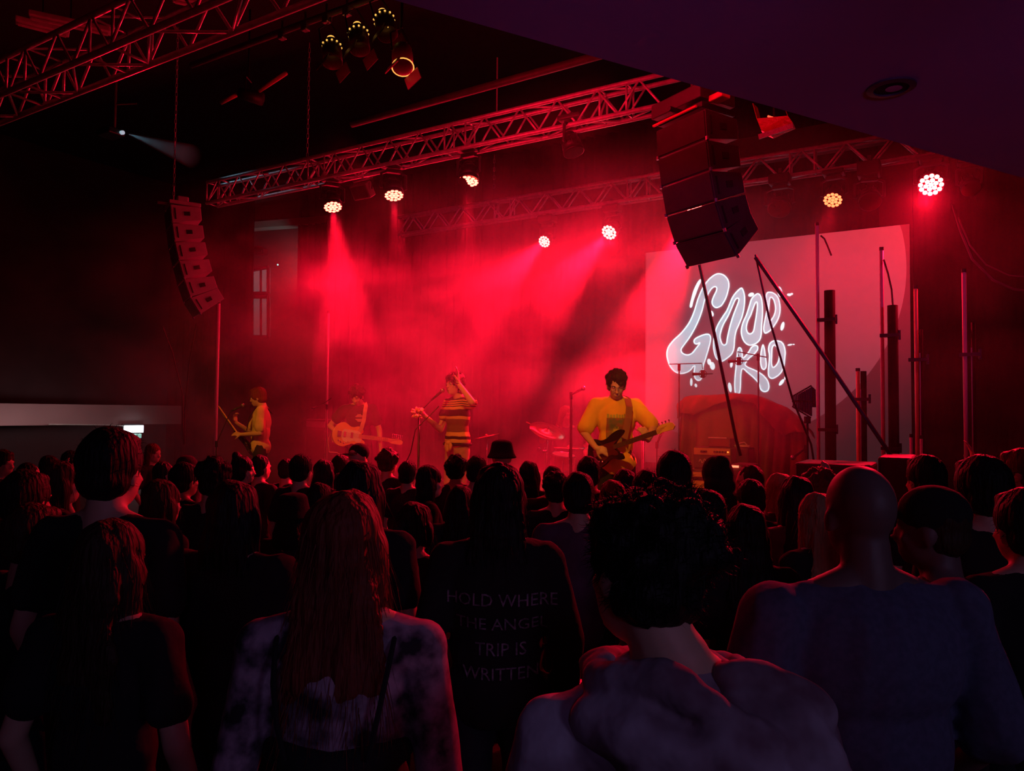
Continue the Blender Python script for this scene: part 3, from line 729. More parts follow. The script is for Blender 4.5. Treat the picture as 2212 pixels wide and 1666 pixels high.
def rim(polys, off, m, name, parent, w=9.0):
    mb = MB()
    for pi_, P in enumerate(polys):
        ar = sum(P[i][0] * P[(i + 1) % len(P)][1] - P[(i + 1) % len(P)][0] * P[i][1] for i in range(len(P)))
        sg = 1 if ar > 0 else -1
        if pi_ > 0: sg = -sg
        n = len(P); A = []; B = []
        for i in range(n):
            dx, dy = P[(i + 1) % n][0] - P[i - 1][0], P[(i + 1) % n][1] - P[i - 1][1]; L = math.hypot(dx, dy) or 1
            nx, ny = -dy / L * sg, dx / L * sg
            A.append((P[i][0] - nx * 2, P[i][1] - ny * 2)); B.append((P[i][0] + nx * w, P[i][1] + ny * w))
        vs = [SM @ Vector((lz(x, y, off)[0] - cx_, -off, lz(x, y, off)[1] - cz_)) for x, y in A + B]
        mb.add(vs, [(i, (i + 1) % n, n + (i + 1) % n, n + i) for i in range(n)])
    return mb.build(name, m, parent)
def ell(cx, cy, a, b, ang=0, k=14):
    c_, s_ = math.cos(rad(ang)), math.sin(rad(ang))
    return [(cx + a * math.cos(t) * c_ - b * math.sin(t) * s_, cy + a * math.cos(t) * s_ + b * math.sin(t) * c_) for t in [2 * PI * i / k for i in range(k)]]
m_lfill = mat('logo_fill', (.6, .7, .75), .9, noise_amt=.12, nscale=3, emit=(0.26, 0.48, 0.56), estr=1.25)  # logo and its rim: projected light put in as emission
m_lrim = mat('logo_rim', (.9, .95, 1), .9, emit=(0.66, 0.95, 1.0), estr=1.45)
LET = {
 'letter_g': [[(745,248),(800,262),(845,310),(860,370),(850,430),(830,500),(800,560),(770,597),(720,615),(685,592),(672,550),(690,490),(715,440),(722,402),(700,394),(668,420),(630,482),(600,540),(575,640),(540,740),(490,845),(440,930),(385,1005),(353,1055),(368,1092),(415,1108),(460,1092),(500,1045),(545,985),(520,1000),(490,992),(482,958),(510,928),(580,897),(630,888),(658,905),(665,950),(645,1040),(612,1150),(585,1240),(588,1310),(560,1372),(525,1385),(490,1350),(482,1290),(490,1230),(455,1270),(410,1300),(345,1312),(280,1290),(228,1230),(200,1150),(195,1085),(215,1020),(270,950),(350,875),(430,770),(482,655),(520,530),(560,430),(600,360),(650,300),(700,262)]],
 'letter_o': [[(985,400),(1010,430),(1025,500),(1020,600),(1000,700),(965,790),(935,860),(920,940),(912,1040),(890,1100),(850,1140),(800,1175),(770,1180),(720,1150),(695,1080),(688,1000),(700,900),(730,800),(790,700),(830,640),(860,570),(890,500),(935,440)],
              [(950,515),(955,540),(925,620),(895,700),(870,780),(850,860),(835,930),(825,990),(800,1003),(780,980),(765,920),(775,860),(800,790),(850,700),(890,610),(925,530)]],
 'letter_o2': [[(1165,460),(1195,490),(1212,570),(1215,680),(1205,800),(1200,900),(1180,960),(1130,1000),(1070,1012),(1020,980),(990,920),(982,850),(1000,770),(1035,690),(1065,600),(1090,520),(1130,475)],
              [(1148,555),(1152,600),(1140,700),(1125,790),(1110,860),(1080,885),(1055,870),(1043,820),(1060,750),(1090,690),(1115,620),(1135,570)]],
 'letter_d': [[(1270,445),(1320,450),(1370,490),(1395,560),(1400,650),(1380,730),(1340,800),(1290,860),(1240,885),(1220,850),(1225,780),(1245,680),(1260,600),(1245,520),(1250,465)],
              [(1305,505),(1330,540),(1345,620),(1330,690),(1300,740),(1285,760),(1275,720),(1280,640),(1285,570),(1290,520)]],
 'letter_k': [[(965,1030),(990,1050),(1000,1100),(1005,1140),(1060,1080),(1090,1030),(1130,1008),(1162,1020),(1160,1060),(1120,1110),(1070,1150),(1040,1190),(1030,1215),(1060,1240),(1130,1270),(1200,1310),(1260,1370),(1283,1440),(1270,1490),(1230,1505),(1190,1480),(1170,1420),(1120,1360),(1050,1300),(1000,1262),(985,1330),(982,1420),(975,1500),(950,1530),(920,1515),(912,1440),(915,1350),(925,1250),(935,1150),(945,1060)]],
 'letter_i': [[(1215,1000),(1235,1050),(1245,1130),(1255,1210),(1245,1255),(1220,1270),(1195,1240),(1185,1160),(1195,1060)]],
 'letter_d2': [[(1360,958),(1410,970),(1440,1010),(1455,1080),(1450,1150),(1440,1230),(1410,1300),(1360,1345),(1310,1365),(1275,1340),(1268,1280),(1275,1200),(1280,1120),(1270,1050),(1285,990),(1320,962)],
              [(1345,1015),(1375,1060),(1385,1130),(1365,1200),(1325,1240),(1310,1200),(1312,1120),(1315,1050),(1325,1020)]],
}
for k, polys in LET.items():
    P = [catmull(p) for p in polys]; nm = 'logo_letter'
    o = fill(P, .006, m_lfill, nm, scr); o['label'] = 'pale blue dripping letter ' + k[7].upper() + (' of the lower word' if k in ('letter_k', 'letter_i', 'letter_d2') else ' of the upper word')
    rim(P, .010, m_lrim, 'letter_outline', o)
for e in (ell(1090,474,32,20,-20), ell(1393,443,26,58,-12), ell(672,675,20,32,-20), ell(1422,808,18,48,14), ell(646,1185,20,34,-8), ell(680,1228,26,42,-10), ell(457,1400,13,42), ell(505,1435,13,20,-20), ell(881,1212,14,34,6), ell(866,1455,18,52,-10), ell(1413,1402,17,42,38), ell(1455,1352,13,22,20),
          ell(1492,475,22,14,10), ell(1520,466,14,10), ell(1500,1005,26,8,-10), ell(1540,1001,12,5)):
    fill([e], .008, m_lrim, 'logo_drop', scr)
fill([catmull([(552,310),(520,345),(480,430),(455,520),(440,590),(448,612),(465,600),(480,540),(505,470),(535,390),(560,335)])], .008, m_lrim, 'logo_accent', scr)

# ================================================================== POLES
def tube_light(label, px, py, n, r=.021, mm=None, h0=STAGE_Z, lean=0.0, group=None):
    p = Pn(px, py, n); t = empty('tube_light', label, 'tube light', (p.x, p.y, h0), group=group)
    hh = p.z - h0
    m_t = mm or M['tube']
    MB().tube((0, 0, .06), (-.6 * lean, 0, hh), r, seg=14).build('tube', m_t, t, True)
    MB().tube((0, -r * 0, hh), (0, 0, hh + .03), r * 1.15, seg=12).build('end_cap', M['black'], t)
    mb = MB().tube((0, 0, .0), (0, 0, .08), .035); [mb.tube((0, 0, .05), (math.cos(a) * .25, math.sin(a) * .25, .012), .012) for a in (0.4, 2.5, 4.6)]
    mb.build('stand', M['black'], t); return t
m_amb = mat('frosted_tube_warm', (0.85, 0.62, 0.34), .4, noise_amt=.08)
tube_light('tall red lit tube light left of the singer with raised hand to the strings', 472, 656, 7.0, .027)
tube_light('thin red lit tube light behind the guitarist with the pale guitar', 709.6, 677, 8.6, .019)
tube_light('very tall tube light in front of the projected disc', 1765, 488, 7.8, .017)
tube_light('tall tube light at the right edge of the projected disc', 1904, 541, 7.9, .018)
tube_light('short pale tube light low at the right edge of the disc', 1853, 802, 8.2, .019, m_amb)
tube_light('amber toned tube light right of the screen', 1978, 624, 7.9, .017, m_amb)
tube_light('tall red tube light standing furthest to the right', 2082, 589, 7.6, .017)
def mast(label, px, py, n, r, n_cl=2, lite=False):
    p = Pn(px, py, n); t = empty('black_mast', label, 'stand', (p.x, p.y, STAGE_Z)); hh = p.z - STAGE_Z
    MB().tube((0, 0, 0), (0, 0, hh), r, seg=14).build('pole', mat('matt_black_mast', (.004, .0035, .004), .9, spec=.1), t, True)
    for i in range(n_cl):
        z = hh - .28 - i * 1.05
        if z < .2: continue
        MB().box((-.03, 0, z), (.16, .07, .03), SM).tube((.06, 0, z - .04), (.06, 0, z + .05), .012).build('clamp', M['black'], t)
    if lite: MB().tube((-r, 0, 0.2), (-r, 0, hh * .9), .006).build('cable', mat('grey_cable', (.35, .33, .36), .5), t)
    mb = MB(); [mb.tube((0, 0, .5), (math.cos(a) * .45, math.sin(a) * .45, .015), .014) for a in (0.2, 2.3, 4.4)]
    mb.build('tripod_base', M['black'], t); return t
mast('thick black mast just right of the very tall tube light', 1792, 628, 7.6, .05)
mast('thick black mast beside the tube light at the disc edge', 1928, 660, 7.7, .045)
mast('short dark mast beside the short pale tube light', 1865, 802, 8.1, .028, 1, True)
mast('slim dark mast beside the amber toned tube light', 1990, 712, 7.8, .014, 2, True)
mast('slim dark mast beside the furthest right tube light', 2102, 697, 7.6, .016, 2, True)
def cable(label, pts, r=.008, m=None):
    c = Vector(pts[0]); o = MB().path([Vector(p) - c for p in pts], r, 5).build('cable', m or M['black'], loc=c); return tag(o, label, 'cable')
cable('short cable curling from the top of the very tall tube light', [Pn(1773, 509, 7.8), Pn(1781, 516, 7.8), Pn(1788, 532, 7.8), Pn(1796, 552, 7.8)], .009)
cable('cable drooping between the tube light and mast at the disc edge', [Pn(1909, 561, 7.8), Pn(1918, 590, 7.8), Pn(1926, 625, 7.8), Pn(1929, 662, 7.8)], .009)
cable('cable swag hanging at the far right over the black drape', [Pn(2057, 440, 8.5), Pn(2075, 500, 8.5), Pn(2100, 560, 8.5), Pn(2145, 605, 8.5), Pn(2190, 625, 8.5), Pn(2235, 630, 8.5)], .012, m_pipe)
cable('second fainter cable swag at the far right', [Pn(2070, 470, 8.6), Pn(2095, 530, 8.6), Pn(2130, 572, 8.6), Pn(2180, 595, 8.6), Pn(2235, 600, 8.6)], .008, m_pipe)
for i, (x, y, l2, w) in enumerate(((1968, 945, .5, .012), (1990, 948, .5, .012))):
    tube_light('short red glowing tube ' + ('left' if i == 0 else 'right') + ' of the foot of the amber toned tube light', x, y, 7.5, w)

# ================================================================== BACKLINE
def obox(name, label, cat, px0, px1, py0, z0, n, depth, m, bev=.02, face=None):
    a = Pn(px0, py0, n); ua_, _ = uv_of(a); ub_ = u_at(px1, n, a.z); zt_ = a.z
    c = S((ua_ + ub_) / 2, n + depth / 2, z0); t = empty(name, label, cat, c)
    w = ub_ - ua_; h = zt_ - z0
    MB().box((0, 0, h / 2), (w, depth, h), SM, bev=bev).build('body', m, t)
    return t, w, h, depth
def fr(t, w, h, d, x, z, sx, sz, name, m, th=.012, bev=0):    # a panel on the front face
    return MB().box(SM @ Vector((x * w, -d / 2 - th / 2, z * h)), (sx * w, th, sz * h), SM, bev=bev).build(name, m, t)
t, w, h, d = obox('speaker_cabinet', 'red lit square speaker cabinet behind the thin tube light', 'speaker', 661, 704, 905, STAGE_Z, 8.9, .4, mat('cabinet_grey', (.16, .14, .14), .7))
fr(t, w, h, d, 0, .45, .88, .8, 'grille', mat('cab_grille', (.12, .10, .10), .8, bump=.5, bscale=150)); fr(t, w, h, d, 0, .93, .9, .08, 'top_panel', M['spkgrey'])
m_tolex = mat('black_vinyl', (.10, .085, .08), .6, bump=.3, bscale=200)
t, w, h, d = obox('guitar_cabinet', 'tall speaker cabinet under the amplifier head, half hidden by heads', 'speaker', 1492, 1612, 1012, STAGE_Z, 8.2, .36, m_tolex)
fr(t, w, h, d, 0, .5, .9, .9, 'grille', mat('gold_grille', (.75, .48, .16), .6, bump=.5, bscale=90)); 
for z in (.86, .7): fr(t, w, h, d, 0, z, .95, .05, 'piping', M['cloth_black'], .02)
zc = t.location.z + h
t, w, h, d = obox('amplifier_head', 'amplifier head with a red lit control panel and knobs', 'amplifier', 1497, 1580, 965, zc, 8.2, .26, m_tolex)
fr(t, w, h, d, 0, .80, .94, .30, 'control_panel', mat('amp_panel', (.65, .38, .18), .4))
for i, x in enumerate((-.26, -.2, -.14, .08, .15, .22, .29, .36)):
    MB().tube(SM @ Vector((x * w, -d / 2 - .012, .80 * h)), SM @ Vector((x * w, -d / 2 - .035, .80 * h)), .011, seg=10).build('knob', M['blackp'], t)
MB().ball(SM @ Vector((.42 * w, -d / 2 - .016, .80 * h)), .008).build('pilot_lamp', mat('pilot', (1, .3, .1), .5, emit=(1, .2, .03), estr=3), t)
lg = MB(); lg.path([SM @ Vector(((-.33 + .25 * s) * w, -d / 2 - .012, (.33 + .10 * math.sin(s * 14) * (1 - .5 * s) + .10 * s) * h)) for s in [i / 30 for i in range(31)]], .004, 5); lg.build('logo_script', M['white'], t)
zc2 = t.location.z + h
t, w, h, d = obox('rack_unit', 'small dark box with a red lit edge on the amplifier head', 'amplifier', 1530, 1577, 946, zc2, 8.25, .2, m_tolex, .008)
fr(t, w, h, d, 0, .5, .9, .8, 'faceplate', mat('rack_face', (.22, .08, .05), .5))
MB().tube(SM @ Vector((-w / 2, -d / 2, h)), SM @ Vector((w * .35, -d / 2, h)), .009).build('handle_bar', M['alu'], t)
t, w, h, d = obox('effects_table', 'small stand with bright cables and boxes right of the amplifier', 'stand', 1583, 1617, 967, STAGE_Z, 8.4, .3, M['blackp'])
MB().path([SM @ Vector(q) for q in ((-.06, -.1, h), (-.02, -.1, h + .05), (.03, -.1, h + .06), (.08, -.1, h + .005))], .007).build('patch_lead', M['alu'], t)
MB().box(SM @ Vector((0, -.1, h + .02)), (w, .03, .02), SM).build('rail', M['alu'], t)
t, w, h, d = obox('combo_amplifier', 'low amplifier with a glowing red lamp behind the crowd heads', 'amplifier', 1578, 1625, 1002, STAGE_Z, 7.7, .3, m_tolex)
MB().box(SM @ Vector((-.3 * w, -d / 2 - .01, h * .97)), (.08, .02, .02), SM).build('indicator', mat('ind', (1, .2, .1), .5, emit=(1, .12, .06), estr=4), t)
MB().box(SM @ Vector((.2 * w, -d / 2 - .01, h * .95)), (.1, .02, .03), SM).build('panel', M['alu'], t)
t, w, h, d = obox('road_case', 'long flat black road case at the stage edge below the tube lights', 'case', 1716, 1882, 999, STAGE_Z, 6.1, .5, M['blackp'])
for x in (-.48, .48): fr(t, w, h, d, x, .5, .02, .96, 'corner_edge', M['steel'])
t, w, h, d = obox('road_case', 'dark stage monitor case right of the diagonal strap', 'case', 1896, 1975, 986, STAGE_Z, 6.0, .5, M['blackp'])
for x in (-.46, .46): fr(t, w, h, d, x, .5, .03, .96, 'corner_edge', M['black'])
# covered equipment under a cloth
def cloth_heap():
    n0, n1 = 8.8, 9.5
    prof_top = [(1468, 872), (1480, 862), (1508, 853), (1545, 857), (1590, 851), (1630, 857), (1660, 866), (1695, 884), (1720, 905), (1738, 930)]
    low = [(1468, 905), (1490, 893), (1530, 897), (1565, 877), (1600, 864), (1640, 872), (1665, 905), (1690, 942), (1715, 933), (1740, 936)]
    m1 = mat('dust_sheet_cotton', (.34, .19, .10), .95, noise_amt=.35, nscale=3, bump=.5, bscale=8)
    m2 = mat('dust_sheet_top', (.42, .13, .10), .95, noise_amt=.25, nscale=3, bump=.5, bscale=9)
    c = S(uv_of(Pn(1600, 900, n0))[0], (n0 + n1) / 2, STAGE_Z)
    t = empty('dust_sheet', 'dust sheet draped over a tall heap of gear under the logo', 'cloth', c)
    def lerp(P, f):
        f = f * (len(P) - 1); j = min(int(f), len(P) - 2); w = f - j
        return P[j][0] + (P[j + 1][0] - P[j][0]) * w, P[j][1] + (P[j + 1][1] - P[j][1]) * w
    KX, KZ = 180, 10
    def uz(px, py, n):
        p = Pn(px, py, n); return uv_of(p)[0], p.z
    u0b = uz(1446, 985, n0)[0]; u1b = uz(1750, 985, n0)[0]
    vs = []; fs = []
    for i in range(KX + 1):                                  # folded front skirt
        f = i / KX; x, y = lerp(prof_top, f); ut, zt_ = uz(x, y, n0)
        ub = u0b + (u1b - u0b) * f
        ph = f * 38 + 1.8 * math.sin(f * 9)
        fold_ = (math.sin(ph) + .5 * math.sin(ph * 2.1 + 1)) 
        fold_ = math.copysign(abs(fold_) ** .7, fold_)
        for j in range(KZ + 1):
            g = j / KZ; z = zt_ - .03 + (STAGE_Z + .01 - zt_ + .03) * g
            vs.append(S(ut + (ub - ut) * g + .02 * math.cos(ph) * g, n0 + .05 + fold_ * (.015 + .075 * min(1, g * 2.2)) - .05 * g, z) - c)
    for i in range(KX):
        for j in range(KZ): a_ = i * (KZ + 1) + j; fs.append((a_, a_ + KZ + 1, a_ + KZ + 2, a_ + 1))
    o = MB().add(vs, fs).build('skirt', m1, t, True); md = o.modifiers.new('s', 'SOLIDIFY'); md.thickness = .008
    vs = []; fs = []; rows = 16                              # heavy upper sheet thrown over the top, its edge hanging unevenly
    for i in range(KX + 1):
        f = i / KX; x, y = lerp(prof_top, f); ut, zt_ = uz(x, y, n0); xl, yl = lerp(low, f); zl = uz(xl, yl, n0)[1]
        for j in range(rows + 1):
            g = j / rows
            if g < .45:
                w = g / .45; n_ = n1 + (n0 - n1) * w; z = zt_ - .10 * (1 - w) ** 2 + .012 * math.sin(f * 30 + w * 4)
            else:
                w = (g - .45) / .55; n_ = n0 - .10 * math.sin(w * PI / 2) - .035 * math.sin(f * 26 + 2.2 * w + 1) * w - .02 * math.sin(f * 61) * w; z = zt_ + (zl - zt_) * w ** 1.15 + .004
            vs.append(S(ut + .015 * math.sin(g * 9 + f * 12), n_, z) - c)
    for i in range(KX):
        for j in range(rows): a_ = i * (rows + 1) + j; fs.append((a_, a_ + rows + 1, a_ + rows + 2, a_ + 1))
    o = MB().add(vs, fs).build('upper_sheet', m2, t, True); md = o.modifiers.new('s', 'SOLIDIFY'); md.thickness = .012
    zt0 = uz(1600, 900, n0)[1]
    MB().box((0, .1, (zt0 - STAGE_Z) / 2), (u1b - u0b - .35, .45, zt0 - STAGE_Z), SM, bev=.05).build('covered_gear', M['blackp'], t)
cloth_heap()

# microphones and stands
def mic_stand(label, base_px, n, z_top, boom=None, mic_dir=None, h0=STAGE_Z, kind='dyn', cat='microphone stand', r=.009, base_r=.14, mat_=None):
    """upright at the stage point below base_px; boom = list of world points from the top to the microphone"""
    p = base_px; mm = mat_ or M['black']
    t = empty('microphone_stand', label, cat, (p.x, p.y, h0)); o = -Vector(t.location)
    MB().tube((0, 0, 0), (0, 0, .02), base_r, base_r * .95, seg=24).build('base', mm, t)
    MB().tube((0, 0, .02), (0, 0, z_top - h0), r * 1.1, r, seg=10).build('pole', mm, t, True)
    end = Vector((p.x, p.y, z_top))
    MB().tube(end + o - K * .05, end + o + K * .03, .018).build('clutch', mm, t)
    if boom:
        MB().path([Vector(q) + o for q in boom], .006, 8).build('boom', mm, t)
        end = Vector(boom[-1])
    d = (Vector(mic_dir)).normalized()
    mk = MB()
    if kind == 'dyn':
        mk.tube(end + o, end + o + d * .14, .011, .017, seg=12)
        mk.build('microphone', M['blackp'], t, True)
        MB().ball(end + o + d * .165, .027).build('grille_ball', M['steel'], t, True)
    else:
        mk.tube(end + o - K * .01, end + o - K * .10, .025, .025, seg=14); mk.tube(end + o - K * .055 - d * .12, end + o - K * .055 + d * .12, .02, .004, seg=10)
        mk.build('microphone', M['blackp'], t, True)
        MB().path([end + o + Vector((math.cos(a) * .045, 0, -.055 + math.sin(a) * .045)) for a in [2 * PI * i / 16 for i in range(17)]], .004, 5).build('shock_mount', M['black'], t)
    return t
# overheads in front of the logo
b0 = Pn(1467, 792, 8.6)
mic_stand('stand with a horizontal boom and hanging microphone under the letter G', b0, 8.6, b0.z, [Pn(1446, 787, 8.6), Pn(1516, 785, 8.6), Pn(1518, 798, 8.6)], U, kind='cond')
b0 = Pn(1638, 770, 8.6)
mic_stand('stand with a tilted boom and ring mounted microphone over the lower word', b0, 8.6, b0.z, [Pn(1656, 772, 8.6), Pn(1593, 760, 8.6), Pn(1596, 770, 8.6)], U, kind='cond')
b0 = Pn(1234, 853, 7.4)
mic_stand('black microphone stand in front of the drummer', b0, 7.4, b0.z, None, Pn(1247, 846, 7.4) - b0, r=.016)
b0 = Pn(1419, 960, 8.6)
mic_stand('thin low microphone stand between the bass player and the dust sheet', b0, 8.6, b0.z, None, Pn(1425, 945, 8.6) - b0, r=.007)
b0 = Pn(1388, 930, 7.2)
o = rod('thin_stand', 'thin pale upright stand behind the head of the bass guitar', 'stand', Vector((b0.x, b0.y, STAGE_Z)), b0, .012, M['alu'])
b0 = Pn(1740, 968, 8.2)
mic_stand('thin stand with an angled microphone beside the antenna', b0, 8.2, b0.z, None, Pn(1727, 978, 8.2) - b0, r=.006)
b0 = Pn(706, 878, 8.2)
mic_stand('idle boom microphone stand beside the thin tube light', b0, 8.2, b0.z, [Pn(716, 860, 8.2), Pn(705, 868, 8.2), Pn(692, 875, 8.2)], Pn(684, 878, 8.2) - Pn(692, 874, 8.2), r=.008)
# paddle antenna
c = Pn(1712, 870, 6.9)
t = empty('paddle_antenna', 'black ribbed triangular antenna paddle on a stand right of the dust sheet', 'antenna', Vector((c.x, c.y, STAGE_Z))); o_ = -Vector(t.location)
A_ = [Pn(1711, 857, 6.9), Pn(1711, 878, 6.9), Pn(1752, 903, 6.9), Pn(1757, 840, 6.9), Pn(1753, 833, 6.9)]
mb = MB(); mb.path([p + o_ for p in [A_[0], A_[4]]], .007).path([p + o_ for p in [A_[1], A_[2]]], .007)
mb.path([Pn(1711, 867, 6.9) + o_, Pn(1757, 868, 6.9) + o_], .010)
for i in range(12):
    s = (i + .5) / 12; x = 1712 + 42 * s
    mb.path([Pn(x, 857 - 22 * s + 1, 6.9) + o_, Pn(x, 878 + 22 * s, 6.9) + o_], .0055 + .003 * s)
mb.build('fins', M['blackp'], t)
MB().add([q + o_ for q in (Pn(1752, 833, 6.9), Pn(1762, 842, 6.9), Pn(1763, 880, 6.9), Pn(1752, 880, 6.9), Pn(1752, 833, 6.92), Pn(1762, 842, 6.92), Pn(1763, 880, 6.92), Pn(1752, 880, 6.92))], [(0, 1, 2, 3), (7, 6, 5, 4), (0, 4, 5, 1), (1, 5, 6, 2), (2, 6, 7, 3), (3, 7, 4, 0)]).build('end_plate', M['blackp'], t)
pb = Pn(1744, 900, 6.9)
MB().tube(pb + o_, Vector((pb.x, pb.y, STAGE_Z + .02)) + o_, .01).tube(pb + o_, pb + o_ - K * .06, .03).build('pole', M['black'], t)
MB().tube(Vector((pb.x, pb.y, STAGE_Z)) + o_, Vector((pb.x, pb.y, STAGE_Z + .02)) + o_, .15, seg=20).build('base', M['black'], t)

# ------------------------------------------------------------------ drum kit
m_cym = mat('bronze_cymbal', (0.85, 0.55, 0.38), .25, .9, noise_amt=.1)
m_shell = mat('drum_shell', (.30, .10, .06), .3)
m_head = mat('drum_head', (.8, .75, .68), .6)
def cymbal(label, c, nrm, r, n_leg=True):
    t = empty('cymbal', label, 'cymbal', c); nrm = Vector(nrm).normalized(); x = nrm.orthogonal().normalized(); y = nrm.cross(x)
    prof = [(.008, .03), (.12, .03), (.2, .012), (.6, .006), (1.0, 0)]; vs = []; sg = 40; fs = []
    for k, z in prof: vs += [x * r * k * math.cos(2 * PI * i / sg) + y * r * k * math.sin(2 * PI * i / sg) + nrm * z for i in range(sg)]
    for j in range(len(prof) - 1):
        for i in range(sg): fs.append((j * sg + i, (j + 1) * sg + i, (j + 1) * sg + (i + 1) % sg, j * sg + (i + 1) % sg))
    o = MB().add(vs, fs).build('bronze_plate', m_cym, t, True); md = o.modifiers.new('s', 'SOLIDIFY'); md.thickness = .003
    MB().tube(nrm * .02, nrm * .07, .012).build('wing_nut', M['chrome'], t)
    h = c.z - STAGE_Z
    MB().tube((0, 0, -.01), (0, 0, -h + .5), .01).tube((0, 0, -h + .55), (0, 0, -h + .12), .014).build('pole', M['chrome'], t, True)
    mb = MB(); [mb.tube((0, 0, -h + .45), (math.cos(a) * .28, math.sin(a) * .28, -h + .012), .008) for a in (.5, 2.6, 4.7)]
    mb.build('tripod', M['chrome'], t); return t
def drum(label, c, r, h, axis=K):
    t = empty('drum', label, 'drum', c); ax = Vector(axis).normalized()
    MB().tube(ax * -h / 2, ax * h / 2, r, seg=32, cap=False).build('shell', m_shell, t, True)
    for s in (-1, 1):
        MB().disc(ax * s * h * .495, ax * s, r * .98, 32).build('drum_skin', m_head, t)
        x = ax.orthogonal().normalized(); y = ax.cross(x)
        MB().path([ax * s * h / 2 + (x * math.cos(a) + y * math.sin(a)) * r * 1.01 for a in [2 * PI * i / 32 for i in range(33)]], .009, 6).build('hoop', M['chrome'], t)
    mb = MB(); x = ax.orthogonal().normalized(); y = ax.cross(x)
    for i in range(8):
        q = (x * math.cos(2 * PI * i / 8) + y * math.sin(2 * PI * i / 8)) * r * 1.03; mb.tube(q - ax * h * .45, q + ax * h * .45, .004); mb.ball(q, .012)
    mb.build('lugs', M['chrome'], t)
    if abs(ax.z) > .8:
        zf = STAGE_Z - c.z; mb = MB()
        for a in (.4, 2.5, 4.6): mb.tube((math.cos(a) * r * 1.05, math.sin(a) * r * 1.05, h * .1), (math.cos(a) * r * 1.1, math.sin(a) * r * 1.1, zf), .007)
        mb.build('drum_legs', M['chrome'], t)
    return t
cymbal('large tilted crash cymbal left of the drummer', Pn(1182, 931, 8.5), Vector((.25, -.42, .9)), .24)
cymbal('flat cymbal seen edge on in front of the drummer', Pn(1230, 967, 8.35), Vector((.02, -.03, 1)), .20)
cymbal('slanted cymbal seen edge on with a bright glint, right of the singer', Pn(1052, 942, 8.7), Vector((-.22, -.02, .95)), .19)
drum('round drum under the flat cymbal', Pn(1216, 997, 8.75) , .16, .18, Vector((.1, -.15, 1)))
drum('bass drum standing on its side at the middle of the kit', S(uv_of(Pn(1170, 1010, 9.2))[0], 9.2, STAGE_Z + .29), .28, .4, N)
drum('floor drum right of the drummer behind the bass player', S(uv_of(Pn(1275, 1000, 9.3))[0], 9.35, STAGE_Z + .42), .2, .36, K)
t = empty('hi_hat_pedal_stand', 'low chrome stand with a wing knob left of the microphone stand', 'stand', Vector((*Pn(1177, 990, 8.1).xy, STAGE_Z)))
MB().tube((0, 0, 0), (0, 0, .95), .008).build('pole', M['chrome'], t); MB().ball((0, 0, .9), (.03, .02, .02)).ball((-.07, 0, .93), .018).build('knob', M['chrome'], t)

# ================================================================== PEOPLE
def V(*a): return Vector(a)
I3 = Matrix.Identity(3)
def head_blobs(mb, c, R, s=1.0, face=True, ears=True, neck_from=None):
    c = Vector(c)
    def b(o, r, RR=None): mb.ball(c + R @ (V(*o) * s), tuple(x * s for x in r), R if RR is None else R @ RR, seg=20, rings=14)
    b((0, -.008, .018), (.074, .094, .094))
    b((0, .018, -.045), (.060, .068, .080))
    b((0, .055, -.098), (.026, .024, .02))
    if face:
        b((0, .078, .010), (.046, .014, .010)); b((0, .094, -.022), (.0085, .010, .024), rot('X', 18)); b((0, .101, -.040), (.015, .012, .010))
        b((0, .081, -.072), (.023, .011, .006)); b((0, .079, -.082), (.020, .010, .006))
        for x in (-1, 1): b((x * .036, .062, -.035), (.018, .018, .02))
    if ears:
        for x in (-1, 1): b((x * .077, -.004, -.022), (.009, .019, .031), rot('Z', -18 * x))
    if neck_from is not None:
        mb.cap(Vector(neck_from), c + R @ V(0, -.022, -.06) * s, .060 * s, .054 * s)

def hand(mb, w, d, nrm, sgn, curl=30, s=1.0, spread=1.0, r=.0085):
    d = d.normalized(); nrm = (nrm - d * nrm.dot(d)).normalized(); lat = d.cross(nrm).normalized() * sgn   # lat points to the little finger
    Rm = Matrix((lat, d, nrm)).transposed()
    mb.cap(w, w + d * .02 * s, .024 * s, .026 * s, 10)
    mb.ball(w + d * .052 * s, (.040 * s, .050 * s, .015 * s), Rm, 14, 10)
    L = (.040, .044, .041, .033)
    for i in range(4):
        x = (-.029 + .0193 * i) * spread
        p = w + (d * (.088 - .004 * abs(i - 1.3)) + lat * x) * s
        dd = (d + lat * (x * 2.2 * spread)).normalized(); q = p
        for k, f in enumerate((1.0, .68, .55)):
            a = rad(curl * (1.0 if k else .75) * (k + 1) * .8 + i * 2)
            e = dd * math.cos(a) + nrm * math.sin(a)
            q2 = q + e * (L[i] * f * s); mb.cap(q, q2, r * s * (1.08 - .1 * k), r * s * (.98 - .1 * k), 8); q = q2
    q = w + (d * .022 - lat * .030 + nrm * .004) * s
    t1 = (d * .62 - lat * .72 + nrm * .35).normalized(); q2 = q + t1 * .040 * s; mb.cap(q, q2, .0125 * s, .011 * s, 8)
    t2 = (d * .85 - lat * .35 + nrm * (.3 + curl / 90)).normalized(); mb.cap(q2, q2 + t2 * .032 * s, .011 * s, .0085 * s, 8)

